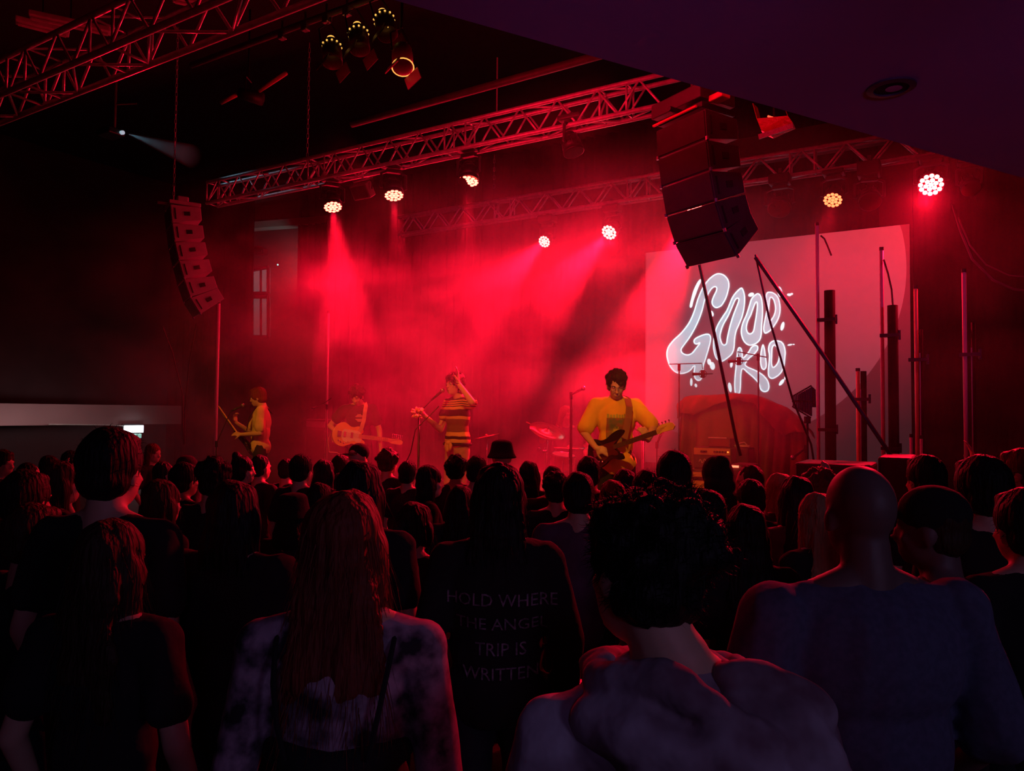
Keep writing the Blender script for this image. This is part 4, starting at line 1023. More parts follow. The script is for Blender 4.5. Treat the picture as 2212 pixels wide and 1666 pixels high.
DEF = dict(pelvis=(0, 0, .95), waist=(0, 0, 1.10), chest=(0, 0, 1.29), neck=(0, -.015, 1.47), head=(0, .015, 1.625), headR=None,
           shR=(.185, -.01, 1.42), elR=(.245, -.05, 1.14), wrR=(.25, .07, .90), hdR=(0, .3, -1), hnR=(-1, 0, 0), curlR=25,
           shL=(-.185, -.01, 1.42), elL=(-.245, -.05, 1.14), wrL=(-.25, .07, .90), hdL=(0, .3, -1), hnL=(1, 0, 0), curlL=25,
           hipR=(.09, 0, .92), knR=(.10, .03, .50), anR=(.11, 0, .09), toeR=(.13, .15, .035),
           hipL=(-.09, 0, .92), knL=(-.10, .03, .50), anL=(-.11, 0, .09), toeL=(-.13, .15, .035),
           girth=1.0, bust=0.0, sleeve=.62, hem=.84, loose=1.0)
def spec(**k):
    P = dict(DEF); P.update(k)
    for a, b in list(P.items()):
        if isinstance(b, tuple): P[a] = V(*b)
    if P['headR'] is None: P['headR'] = I3
    return P
def body_mesh(P, vox, name):
    mb = MB(); g = P['girth']
    mb.ball(P['pelvis'], (.150 * g, .105 * g, .12)); mb.ball(P['waist'], (.130 * g, .092 * g, .16)); mb.ball(P['chest'], (.160 * g, .105 * g, .19))
    mb.cap(P['shR'] * .86 + P['neck'] * .14, P['shL'] * .86 + P['neck'] * .14, .052, .052)
    for s_ in ('R', 'L'):
        mb.cap(P['neck'] + V(0, 0, .01), P['sh' + s_], .050, .044)
        mb.cap(P['sh' + s_], P['el' + s_], .048 * g, .037); mb.cap(P['el' + s_], P['wr' + s_], .037, .025)
        hand(mb, P['wr' + s_], P['hd' + s_], P['hn' + s_], 1 if s_ == 'R' else -1, P['curl' + s_])
        mb.cap(P['hip' + s_], P['kn' + s_], .080 * g, .052); mb.cap(P['kn' + s_], P['an' + s_], .050, .036)
        mb.cap(P['an' + s_] - V(0, .03, .045), P['toe' + s_], .036, .033)
    mb.cap(P['neck'] - V(0, 0, .06), P['neck'] + V(0, 0, .02), .07, .058)
    head_blobs(mb, P['head'], P['headR'], 1.0, neck_from=P['neck'])
    return voxel(mb, vox, 2, name, fac=.35)
def shirt_mesh(P, vox, name, wr=.006, seed=0):
    mb = MB(); g = P['girth']; L = P['loose']; o = .016 * L
    mb.ball(P['waist'], (.132 * g + o * 1.3, .097 * g + o * 1.3, .22)); mb.ball(P['chest'], (.164 * g + o, .110 * g + o, .195))
    if P['bust']:
        for x in (-1, 1): mb.ball(P['chest'] + V(x * .07, .09, .0), .06)
    pe = P['pelvis']; mb.ball(V(pe.x, pe.y, P['hem'] + .10), (.150 * g + o * 1.5, .108 * g + o * 1.5, .16))
    mb.cap(P['shR'], P['shL'], .058 + o * .4, .058 + o * .4)
    for s_ in ('R', 'L'):
        a, b = P['sh' + s_], P['el' + s_]
        mb.cap(P['neck'] + V(0, 0, -.02), a, .056 + o * .2, .055 + o * .3)
        if P['sleeve'] <= 1: mb.cap(a, a.lerp(b, P['sleeve']), .056 * g + o * .5, (.050 + o) * (1 + .25 * (L - 1)))
        else:
            mb.cap(a, b, .056 * g + o * .5, .047 + o * .6); mb.cap(b, b.lerp(P['wr' + s_], P['sleeve'] - 1), .047 + o * .6, .035 + o * .4)
    hem = P['hem']; nk = P['neck'].z + .028
    def fn(co):
        n = noise.noise_vector(V(co.x * 9 + seed, co.y * 9, co.z * 4)) * wr * 1.6 + noise.noise_vector(V(co.x * 22 + seed, co.y * 22, co.z * 9)) * wr * .7
        co = co + n
        if co.z < hem and abs(co.x - pe.x) < .24 and abs(co.y - pe.y) < .22: co.z = hem + (co.z - hem) * .04
        return co
    return voxel(mb, vox, 1, name, fn)
def trouser_mesh(P, vox, name, top=None):
    mb = MB(); g = P['girth']
    mb.ball(P['pelvis'], (.158 * g, .114 * g, .13)); 
    for s_ in ('R', 'L'):
        mb.cap(P['hip' + s_], P['kn' + s_], .092 * g, .068); mb.cap(P['kn' + s_], P['an' + s_] + V(0, 0, .02), .068, .058)
    top = top or P['pelvis'].z + .09
    def fn(co):
        co = co + noise.noise_vector(co * 11) * .006
        if co.z > top: co.z = top + (co.z - top) * .05
        if co.z < .06 and P['anR'].z < .3: co.z = .06 + (co.z - .06) * .05
        return co
    return voxel(mb, vox, 1, name, fn)
def shoes(P, parent, m):
    for s_ in ('R', 'L'):
        a, b = P['an' + s_], P['toe' + s_]
        mb = MB().cap(a - V(0, .02, .045), b, .042, .038); me = voxel(mb, .012, 1, 'shoe', lambda co: V(co.x, co.y, max(co.z, min(a.z, b.z) - .034)))
        link('shoe', me, m, parent)

def strands(me, count, length, dirf, width, seed, pick=None, curl=.0, seg=4):
    rnd = random.Random(seed); vs = me.vertices; cand = [v for v in vs if pick is None or pick(v.co, v.normal)]
    mb = MB(); mb.add([v.co for v in vs], [tuple(p.vertices) for p in me.polygons])
    for _ in range(count):
        v = rnd.choice(cand); p = v.co.copy() - v.normal * .004; d = dirf(v.co, v.normal, rnd).normalized(); L = length * rnd.uniform(.5, 1.2)
        sx = d.cross(V(rnd.uniform(-1, 1), rnd.uniform(-1, 1), rnd.uniform(-1, 1))).normalized()
        pts = []
        for k in range(seg + 1):
            w = width * (1 - k / (seg + .2)); pts += [p - sx * w, p + sx * w]
            p = p + d * (L / seg); d = (d + V(0, 0, -.10) + V(rnd.uniform(-1, 1), rnd.uniform(-1, 1), rnd.uniform(-1, 1)) * curl).normalized()
        mb.add(pts, [(2 * k, 2 * k + 1, 2 * k + 3, 2 * k + 2) for k in range(seg)])
    out = mb.mesh(me.name, True); return out

def hair_mesh(kind, vox=.012, seed=0, s=1.0, wisps=0, L=None):
    """hair in head coordinates (origin at the head centre)"""
    mb = MB(); rnd = random.Random(seed)
    def b(o, r, RR=None): mb.ball(V(*o) * s, tuple(x * s for x in r), RR, seg=18, rings=12)
    amp, ns = .006, 14
    if kind in ('short', 'crop'):
        k = .004 if kind == 'crop' else .012
        b((0, -.018, .030), (.077 + k, .090 + k, .092 + k)); b((0, -.045, -.03), (.070 + k, .058 + k, .06 + k * .5))
        if kind == 'short': b((0, .045, .085), (.055, .04, .03))
    elif kind == 'curly':
        b((0, -.016, .035), (.092, .100, .098)); b((0, -.045, -.03), (.078, .062, .06))
        for i in range(46):
            a = rnd.uniform(0, 2 * PI); z = rnd.uniform(-.05, 1); rr = math.sqrt(max(0, 1 - z * z))
            b((.088 * rr * math.cos(a), -.022 + .094 * rr * math.sin(a), .035 + .098 * z), (.022, .022, .02))
        amp, ns = .008, 24
    elif kind == 'fluffy':
        b((0, -.016, .035), (.098, .104, .105)); b((0, -.04, -.03), (.088, .07, .06)); b((0, .05, .075), (.075, .05, .045))
        for i in range(30):
            a = rnd.uniform(0, 2 * PI); z = rnd.uniform(-.2, 1); rr = math.sqrt(max(0, 1 - z * z))
            b((.09 * rr * math.cos(a), -.022 + .098 * rr * math.sin(a), .035 + .1 * z), (.028, .028, .025))
        amp, ns = .010, 20
    elif kind == 'mop':
        b((0, -.014, .035), (.094, .102, .100)); b((0, -.045, -.045), (.088, .065, .07)); b((0, .065, .055), (.072, .038, .040))
        for x in (-1, 1): b((x * .078, .0, -.01), (.022, .05, .055))
        amp, ns = .010, 18
    elif kind in ('long', 'wavy', 'verylong', 'bob', 'ponytail', 'bun'):
        b((0, -.016, .030), (.086, .098, .094)); b((0, -.05, -.03), (.082, .062, .075))
        for x in (-1, 1): b((x * .074, -.012, -.03), (.022, .052, .07))
        LL = L or {'long': .34, 'wavy': .40, 'verylong': .50, 'bob': .15, 'ponytail': 0, 'bun': 0}[kind]
        k = int(LL / .03)
        for i in range(k):
            z = -.05 - i * .03; w = .086 + (.030 * min(1, i / 6)); d = .05 + .012 * math.sin(i)
            sway = .012 * math.sin(i * 1.3 + seed) if kind == 'wavy' else 0
            b((sway, -.070 - .015 * min(1, i / 5) * (1 if z < -.1 else .5), z), (w * (1 - .35 * max(0, (i - k * .7) / max(1, k * .5))), d * .62, .035))
            if z > -.22:
                for x in (-1, 1): b((x * .078, -.01, z), (.020, .04, .03))
        if kind == 'ponytail':
            b((0, -.125, .02), (.03, .03, .03))
            for i in range(9): b((0, -.145 - .006 * i, -.0 - i * .028), (.028 - .001 * i, .026, .03))
        if kind == 'bun': b((0, -.06, .125), (.036, .036, .034))
        amp, ns = (.009, 12)
    elif kind == 'hood':
        b((0, -.02, .025), (.105, .118, .118)); b((0, -.05, -.05), (.11, .09, .09)); b((0, -.09, .10), (.05, .06, .045), rot('X', 35)); b((0, -.05, -.13), (.13, .10, .06))
        amp, ns = .006, 8
    elif kind == 'beanie':
        b((0, -.012, .045), (.086, .102, .088)); b((0, -.012, .0), (.089, .105, .03))
        amp, ns = .002, 20
    def fn(co):
        f = noise.noise(V(co.x * ns * 3 + seed, co.y * ns * 3, co.z * ns * .5)); f2 = noise.noise(V(co.x * ns + seed * 3, co.y * ns, co.z * ns))
        d = V(co.x, co.y + .02, co.z * .25)
        d = d.normalized() if d.length > 1e-4 else V(0, 0, 1)
        return co + d * (f * amp + f2 * amp * .8)
    me = voxel(mb, vox * s, 1, 'hair_' + kind, fn)
    if wisps:
        if kind in ('curly', 'fluffy', 'mop', 'short'):
            me = strands(me, wisps, .030, lambda c, n, r: n + V(r.uniform(-.6, .6), r.uniform(-.6, .6), r.uniform(-.3, .5)), .0012, seed, lambda c, n: c.z > -.06, curl=.5)
        else:
            me = strands(me, wisps, .16, lambda c, n, r: V(n.x * .25, n.y * .25, -1) + V(r.uniform(-.15, .15), r.uniform(-.15, .15), 0), .0013, seed, None, curl=.12, seg=6)
    return me
def cap_mesh(kind='cap'):
    mb = MB()
    if kind == 'cap':
        mb.ball((0, -.012, .045), (.088, .103, .085)); mb.ball((0, .12, .035), (.07, .065, .010))
    elif kind == 'bucket':
        mb.tube((0, -.01, .02), (0, -.01, .115), .105, .085, seg=24); mb.ball((0, -.01, .11), (.085, .09, .03)); mb.tube((0, -.01, -.015), (0, -.01, .03), .128, .104, seg=24)
    return voxel(mb, .008, 2, kind)

# ------------------------------------------------------------------ archetypes for the crowd
CV = .017
P_std = spec(); P_wide = spec(girth=1.18, loose=1.5)
P_fem = spec(girth=.88, shR=(.165, -.01, 1.42), shL=(-.165, -.01, 1.42), elR=(.215, -.04, 1.14), elL=(-.215, -.04, 1.14), wrR=(.19, .10, .95), wrL=(-.19, .10, .95))
P_up = spec(girth=.95, elR=(.26, .14, 1.36), wrR=(.21, .22, 1.62), hdR=(-.1, .1, 1), hnR=(-.3, 1, 0), curlR=15)
BODY = {}
for k, P in (('std', P_std), ('wide', P_wide), ('fem', P_fem), ('up', P_up)):
    BODY[k] = (body_mesh(P, .0125, 'body_' + k), shirt_mesh(P, CV, 'shirt_' + k, seed=len(k)), trouser_mesh(P, CV + .004, 'trousers_' + k), P)
HAIR = {}
def get_hair(kind, seed=0):
    if (kind, seed) not in HAIR: HAIR[(kind, seed)] = hair_mesh(kind, .011, seed, wisps={'curly': 260, 'fluffy': 260, 'mop': 200, 'short': 160}.get(kind, 90 if kind not in ('crop', 'hood', 'beanie') else 0))
    return HAIR[(kind, seed)]
CAPS = {}
def person(label, x, y, ground, height, rz, body='std', hair='short', hm=None, shirt='cloth_black', skin='skin', seed=0, cap=None, head_tilt=None, category='person', group=None, sunglasses=False):
    s = height / 1.75
    t = empty('person', label, category, (x, y, ground), rz, group); t.scale = (s, s, s)
    bm_, sm_, tm_, P = BODY[body]
    def lk(n, me, m):
        o = bpy.data.objects.new(n, me); COL.objects.link(o); o.parent = t
        if not me.materials: me.materials.append(m)
        o.material_slots[0].link = 'OBJECT'; o.material_slots[0].material = m
        return o
    lk('body', bm_, M[skin]); lk('shirt', sm_, M[shirt]); lk('trousers', tm_, M['jean'])
    if hair:
        h = lk('hair', get_hair(hair, seed), hm or M['hairblack']); h.location = P['head']
        if hair == 'hood': h.name = 'hood'
        if hair == 'beanie': h.name = 'hat'
    if cap:
        if cap not in CAPS: CAPS[cap] = cap_mesh(cap)
        h = lk('hat', CAPS[cap], M['cloth_black']); h.location = P['head']
        if cap == 'cap' and seed % 2: h.rotation_euler = (0, 0, PI)
    if sunglasses:
        g = MB()
        for q in (-1, 1): g.ball((q * .035, .055, .075), (.028, .012, .018), rot('X', -30)); g.path([(q * .06, .05, .07), (q * .085, -.01, .04)], .004)
        g.path([(-.02, .06, .08), (.02, .06, .08)], .004)
        o = g.build('sunglasses', M['gloss'], t, True, loc=P['head'])
    return t
def skin_shirt_check(): pass

# ------------------------------------------------------------------ the crowd: (head x, head top y, head width px, body, hair, hair colour, shirt, turn, label)
HB, HN, HR, HF = M['hairblack'], M['hairbrown'], M['hairred'], M['hairfair']
CROWD = [
 (6, 973, 46, 'std', 'short', HN, 'cloth_black', -60, 'person in profile at the left frame edge with a red lit face', {}),
 (60, 1000, 40, 'up', 'crop', HB, 'cloth_black', 0, 'small dark figure with a fist up near the left frame edge', {}),
 (106, 984, 44, 'fem', 'wavy', HB, 'cloth_black', 0, 'person with dark loose hair left of the tall head near the grey wall', {}),
 (153, 975, 38, 'std', 'short', HB, 'cloth_black', 0, 'small dark head against the grey wall left of the tall head', {}),
 (128, 996, 84, 'fem', 'bob', HN, 'cloth_black', -25, 'person with a wide dark bob overlapping the left side of the tall head', {}),
 (240, 929, 142, 'std', 'short', HB, 'cloth_black', 0, 'tall person whose dark cropped head stands highest at the left', {}),
 (55, 1019, 96, 'std', 'short', HB, 'cloth_black', 0, 'large dark head low at the left with a red rimmed cheek', {}),
 (70, 1092, 118, 'std', 'short', HN, 'cloth_black', -20, 'person at the lower left whose shoulder edge is lit red', {}),
 (330, 958, 40, 'fem', 'wavy', HR, 'cloth_black', -55, 'person in profile with wavy red lit hair right of the tall head', {}),
 (352, 997, 34, 'std', 'crop', HB, 'cloth_black', 0, 'tiny dark head just right of the wavy haired profile', {}),
 (403, 982, 46, 'std', None, HB, 'cloth_black', 0, 'person in a cap with a lit crown left of the tall red tube light', {'cap': 'cap'}),
 (397, 1001, 60, 'std', 'short', HB, 'cloth_black', -10, 'dark round head in front of the capped person', {}),
 (464, 989, 84, 'std', 'curly', HB, 'cloth_black', 0, 'person with a wide curly mop below the tall red tube light', {}),
 (522, 984, 50, 'fem', 'bun', HB, 'cloth_black', -50, 'person with a hair bun looking right below the singing guitarist', {}),
 (562, 983, 44, 'std', 'crop', HB, 'cloth_black', 0, 'round dark head below the hip of the singing guitarist', {}),
 (347, 1036, 92, 'fem', 'long', HN, 'cloth_black', -15, 'person with long hair rimmed red on its right, right below the small profile', {}),
 (506, 1038, 152, 'wide', 'long', HB, 'cloth_black', 0, 'broad person with a huge square mass of dark hair', {}),
 (620, 991, 32, 'std', 'crop', HB, 'cloth_black', 0, 'tiny dark head left of the round head with a showing ear', {}),
 (650, 984, 50, 'std', 'short', HB, 'cloth_black', 0, 'round dark head with a lit right ear below the red speaker cabinet', {}),
 (700, 993, 54, 'fem', 'bob', HB, 'cloth_black', 0, 'dark bob below the thin red tube light', {}),
 (736, 984, 42, 'std', 'short', HB, 'cloth_black', 0, 'dark head between the dark bob and the backwards cap', {}),
 (772, 956, 46, 'std', None, HB, 'cloth_black', 0, 'person in a backwards cap below the pale guitar', {'cap': 'cap', 'seed': 1}),
 (778, 995, 132, 'fem', 'verylong', HB, 'cloth_black', 0, 'person with a great fall of black hair under the backwards cap', {}),
 (838, 970, 50, 'std', 'fluffy', HN, 'cloth_black', 0, 'person with fluffy hair right of the guitar headstock', {}),
 (881, 998, 34, 'std', 'short', HB, 'cloth_black', 0, 'small dark head between the fluffy hair and the microphone stand', {}),
 (632, 1066, 84, 'fem', 'bob', HB, 'cloth_grey', 0, 'person in a flat dark cap beside the red haired woman', {'cap': 'bucket'}),
 (690, 1046, 62, 'std', 'short', HB, 'cloth_black', 0, 'dark head touching the red haired woman on her left', {}),
 (925, 1005, 66, 'fem', 'wavy', HB, 'cloth_black', -60, 'person looking right with a red lit profile left of the singer stand', {}),
 (986, 984, 58, 'std', 'fluffy', HB, 'cloth_black', 0, 'dark bushy head straight below the singer', {}),
 (1030, 987, 50, 'std', 'short', HB, 'cloth_black', 0, 'dark head between the singer and the bucket hat', {}),
 (1084, 951, 60, 'std', None, HB, 'cloth_black', 0, 'person in a dark bucket hat standing above the heads at centre', {'cap': 'bucket'}),
 (995, 1048, 70, 'fem', 'long', HB, 'cloth_black', 0, 'person with long dark hair left of the woman with lettered back', {}),
 (1143, 996, 56, 'fem', 'long', HB, 'cloth_black', 0, 'person with long dark hair left of the drum kit', {}),
 (1194, 1007, 32, 'std', 'crop', HB, 'cloth_black', 0, 'tiny dark head below the crash cymbal', {}),
 (1202, 1021, 70, 'std', 'curly', HB, 'cloth_black', 0, 'dark head overlapping the plum shirted person at centre right', {}),
 (1250, 1023, 78, 'std', 'short', HB, 'cloth_violet', 0, 'person in a plum shirt with a round dark head', {}),
 (1272, 988, 50, 'std', 'short', HB, 'cloth_black', 0, 'dark oval head in front of the bass body', {}),
 (1350, 1016, 44, 'std', 'short', HB, 'cloth_black', 0, 'small head with lit hair below the bass player', {}),
 (1325, 1037, 70, 'fem', 'bob', HR, 'cloth_black', 10, 'person with sunglasses pushed up on red lit hair behind the hooded man', {'sunglasses': True}),
 (1398, 1018, 70, 'std', 'short', HB, 'cloth_black', 0, 'round dark head behind the hooded man on his right', {}),
 (1457, 977, 72, 'std', 'short', HB, 'cloth_black', 0, 'dark round head left of the glowing guitar cabinet', {}),
 (1550, 983, 76, 'std', 'hood', M['cloth_black'], 'cloth_black', 0, 'person in a pointed black hood in front of the guitar cabinet', {}),
 (1622, 1005, 56, 'std', 'crop', HN, 'cloth_black', 65, 'close cropped person in profile looking left beside the pointed hood', {}),
 (1622, 1038, 66, 'std', 'short', HB, 'cloth_black', 0, 'dark head right in front of the cropped profile', {}),
 (1478, 1040, 64, 'fem', 'bob', HB, 'cloth_black', 0, 'person with glinting sunglasses pushed up on a dark bob', {'sunglasses': True}),
 (1530, 1062, 74, 'std', 'short', HB, 'cloth_violet', 0, 'dark head with a tiny glint on top right of the hooded man', {}),
 (1613, 1089, 106, 'fem', 'long', HB, 'cloth_black', 0, 'person with a smooth dark crown rimmed red, left of the bald man', {}),
 (1684, 1022, 68, 'fem', 'long', HF, 'cloth_grey', 15, 'person with long hair edged bright red below the road case', {}),
 (1722, 1028, 82, 'fem', 'long', HB, 'cloth_violet', 0, 'person with long dark hair between the red edged hair and the bald man', {}),
 (1768, 1013, 54, 'up', 'curly', HR, 'cloth_black', 0, 'person with red lit curls and a raised hand by the bald man', {}),
 (1768, 1064, 84, 'fem', 'long', HF, 'cloth_black', 15, 'person with long red lit strands tucked against the bald man', {}),
 (2000, 986, 76, 'std', 'short', HB, 'cloth_black', 0, 'dark head under the amber toned tube light', {}),
 (2020, 1044, 132, 'std', 'crop', HN, 'cloth_black', 50, 'person in a peaked cap looking left, right of the bald man', {'cap': 'cap', 'skin': 'skin2'}),
 (2122, 988, 106, 'wide', 'short', HB, 'cloth_black', 0, 'large dark head below the furthest right tube light', {}),
 (2204, 972, 62, 'up', 'short', HR, 'cloth_black', 40, 'red lit person at the right frame edge with a pointing hand', {}),
 (2216, 1060, 130, 'std', 'short', HB, 'cloth_black', 0, 'dark figure cut off by the right frame edge', {}),
 # lower, darker bodies that close the gaps
 (896, 1085, 92, 'fem', 'ponytail', HB, 'cloth_black', -20, 'dark person with a pale hair clip right of the red haired woman', {}),
]
placed = []
HW = {'short': .176, 'crop': .165, 'curly': .21, 'fluffy': .225, 'mop': .2, 'long': .20, 'wavy': .2, 'verylong': .23, 'bob': .2, 'ponytail': .18, 'bun': .18, 'hood': .215, 'beanie': .178, None: .178}
def place(px, py, wpx, hw):
    d = hw * F / wpx
    p = Pd(px, py, d)
    return p, d
plan = []
for i, (px, py, w, body, hair, hm, sh, turn, lb, ex) in enumerate(CROWD):
    hw = HW[hair]
    if ex.get('cap') == 'bucket': hw = .235
    p, d = place(px, py, w, hw)
    topk = 1.625 + {'hood': .145, 'curly': .135, 'fluffy': .14, 'bun': .125}.get(hair, .122 if not ex.get('cap') else .135)
    if p.z < 1.46:                 # keep people adult sized: bring low heads a little nearer
        q = ray(px, py); d = min(d, (1.46 - CAMZ) / q.z); p = CAM + q * d
    plan.append([px, py, d, topk, body, hair, hm, sh, turn, lb, ex])
# keep bodies apart along their sight lines
FIXED = [(Pd(745, 1057, 1.62), .30), (Pd(1400, 1058, 1.22), .36), (Pd(1862, 1008, 1.80), .38), (Pd(240, 1125, 1.95), .30), (Pd(1078, 1003, 2.62), .32)]
for it in range(160):
    moved = False
    for i, a in enumerate(plan):
        pa = Pd(a[0], a[1], a[2]); ra = .205 if a[4] != 'wide' else .24
        for q, rr in FIXED:
            dv = V(pa.x - q.x, pa.y - q.y, 0)
            if dv.length < ra + rr * .85: a[2] += .03 if a[2] >= q.y else -.03; moved = True
        for j in range(i):
            b = plan[j]; pb = Pd(b[0], b[1], b[2])
            dv = V(pa.x - pb.x, pa.y - pb.y, 0)
            if dv.length < .37:
                s_ = 1 if a[2] > b[2] else -1
                a[2] += .02 * s_; b[2] -= .02 * s_; moved = True
        pa = Pd(a[0], a[1], a[2])
        nn = uv_of(pa)[1]
        if nn > 4.95: a[2] *= 4.95 / nn
        if a[2] < 1.5: a[2] = 1.5
        if pa.z < 1.36: a[2] -= .03
    if not moved: break
for a in plan:
    px, py, d, topk, body, hair, hm, sh, turn, lb, ex = a
    p = Pd(px, py, d)
    hgt = 1.75 * p.z / topk
    face = math.atan2(-p.x * .0 + -N.x, N.y)     # local +Y towards the stage
    look = S(-3.6, 7.0) - V(p.x, p.y, 0); face = math.atan2(-look.x, look.y)
    k = dict(ex); seed = k.pop('seed', 0)
    ang = face * .6 + rad(turn)
    # the head sits slightly ahead of the feet; put the head, not the feet, at the seen place
    off = Matrix.Rotation(ang, 3, 'Z') @ V(0, .0, 0)
    person(lb, p.x - off.x, p.y - off.y, 0, hgt, ang, body, hair, hm, sh, seed=seed, **k)

# ------------------------------------------------------------------ detailed people
def face_parts(t, P, bearded=False, glasses=False, closed=False, hm=None):
    c, R = P['head'], P['headR']
    m_eye = mat('eye_white', (.75, .72, .7), .25, noise_amt=.02); m_iris = mat('eye_iris', (.03, .02, .015), .1); hm = hm or M['hairblack']
    for x in (-1, 1):
        if not closed:
            e = MB().ball(c + R @ V(x * .031, .0775, -.006), .0115, seg=12, rings=8).build('eye', m_eye, t, True)
            MB().ball(c + R @ V(x * .031, .0855, -.007), .0055, seg=10, rings=6).build('iris', m_iris, e, True)
        MB().path([c + R @ V(x * .014, .092, .012), c + R @ V(x * .032, .0905, .0185), c + R @ V(x * .050, .078, .012)], [.003, .0042, .002], 6).build('eyebrow', hm, t, True)
    MB().path([c + R @ V(-.021, .086, -.077), c + R @ V(0, .0935, -.0755), c + R @ V(.021, .086, -.077)], [.0018, .004, .0018], 6).build('lips', mat('lip', (.45, .16, .13), .4), t, True)
    if glasses:
        g = MB()
        for x in (-1, 1):
            g.path([c + R @ V(x * .033 + math.cos(a) * .021, .099, -.008 + math.sin(a) * .019) for a in [2 * PI * i / 16 for i in range(17)]], .0018, 5)
            g.path([c + R @ V(x * .054, .098, -.004), c + R @ V(x * .078, .05, -.004), c + R @ V(x * .080, -.01, -.008)], .0018, 5)
        g.path([c + R @ V(-.012, .1, -.005), c + R @ V(.012, .1, -.005)], .0018, 5); g.build('glasses', M['steel'], t, True)
def figure(label, P, loc, rz, height, skin, shirt, trousers, hair, hm, vox=.0085, wisps=0, seed=1, hs=1.0, L=None, svox=.012, wr=.006, rr=None, face=True, **fk):
    t = empty('person', label, 'person', loc, rz); s = height / 1.75; t.scale = (s, s, s)
    link('body', body_mesh(P, vox, 'body'), skin, t)
    sh = link('shirt', shirt_mesh(P, svox, 'shirt', wr, seed), shirt, t) if shirt else None
    if trousers: link('trousers', trouser_mesh(P, .016, 'trousers'), trousers, t)
    shoes(P, t, M['cloth_black'])
    if hair:
        me = hair_mesh(hair, .009, seed, 1.0, wisps, L); R = P['headR'] if rr is None else rr
        for v in me.vertices: v.co = R @ (v.co * hs)
        link('hair', me, hm, t, loc=P['head'])
    if face: face_parts(t, P, hm=hm, **fk)
    return t, sh
def decal(name, polys, sh, y_sign, m, org, sx, parent, off=.004):
    """flat polygons (local x,z metres about org) pushed onto the shirt surface from the front (+1) or back (-1)"""
    me = sh.data; bvh = BVHTree.FromPolygons([v.co for v in me.vertices], [p.vertices[:] for p in me.polygons])
    def hit(x, z):
        o_ = V(org[0] + x, y_sign * 1.0, org[1] + z); h = bvh.ray_cast(o_, V(0, -y_sign, 0))
        return (h[0] + V(0, y_sign * off, 0)) if h[0] else V(org[0] + x, y_sign * .1, org[1] + z)
    mb = MB()
    for vs, fs in polys: mb.add([hit(x * sx, z * abs(sx)) for x, z in vs], fs)
    return mb.build(name, m, parent)
def grid_poly(x0, x1, z0, z1, nx, nz, inside=None):
    vs = [(x0 + (x1 - x0) * i / nx, z0 + (z1 - z0) * j / nz) for j in range(nz + 1) for i in range(nx + 1)]; fs = []
    for j in range(nz):
        for i in range(nx):
            cx = x0 + (x1 - x0) * (i + .5) / nx; cz = z0 + (z1 - z0) * (j + .5) / nz
            if inside is None or inside(cx, cz): a = j * (nx + 1) + i; fs.append((a, a + 1, a + nx + 2, a + nx + 1))
    return vs, fs
def text_polys(txt, size, x, z, mirror=False):
    cu = bpy.data.curves.new('t', 'FONT'); cu.body = txt; cu.size = size; cu.align_x = 'CENTER'; cu.resolution_u = 2
    ob = bpy.data.objects.new('t', cu); COL.objects.link(ob)
    dg = bpy.context.evaluated_depsgraph_get(); me = bpy.data.meshes.new_from_object(ob.evaluated_get(dg)); bpy.data.objects.remove(ob)
    return [(v.co.x + x, v.co.y + z) for v in me.vertices], [tuple(p.vertices) for p in me.polygons]

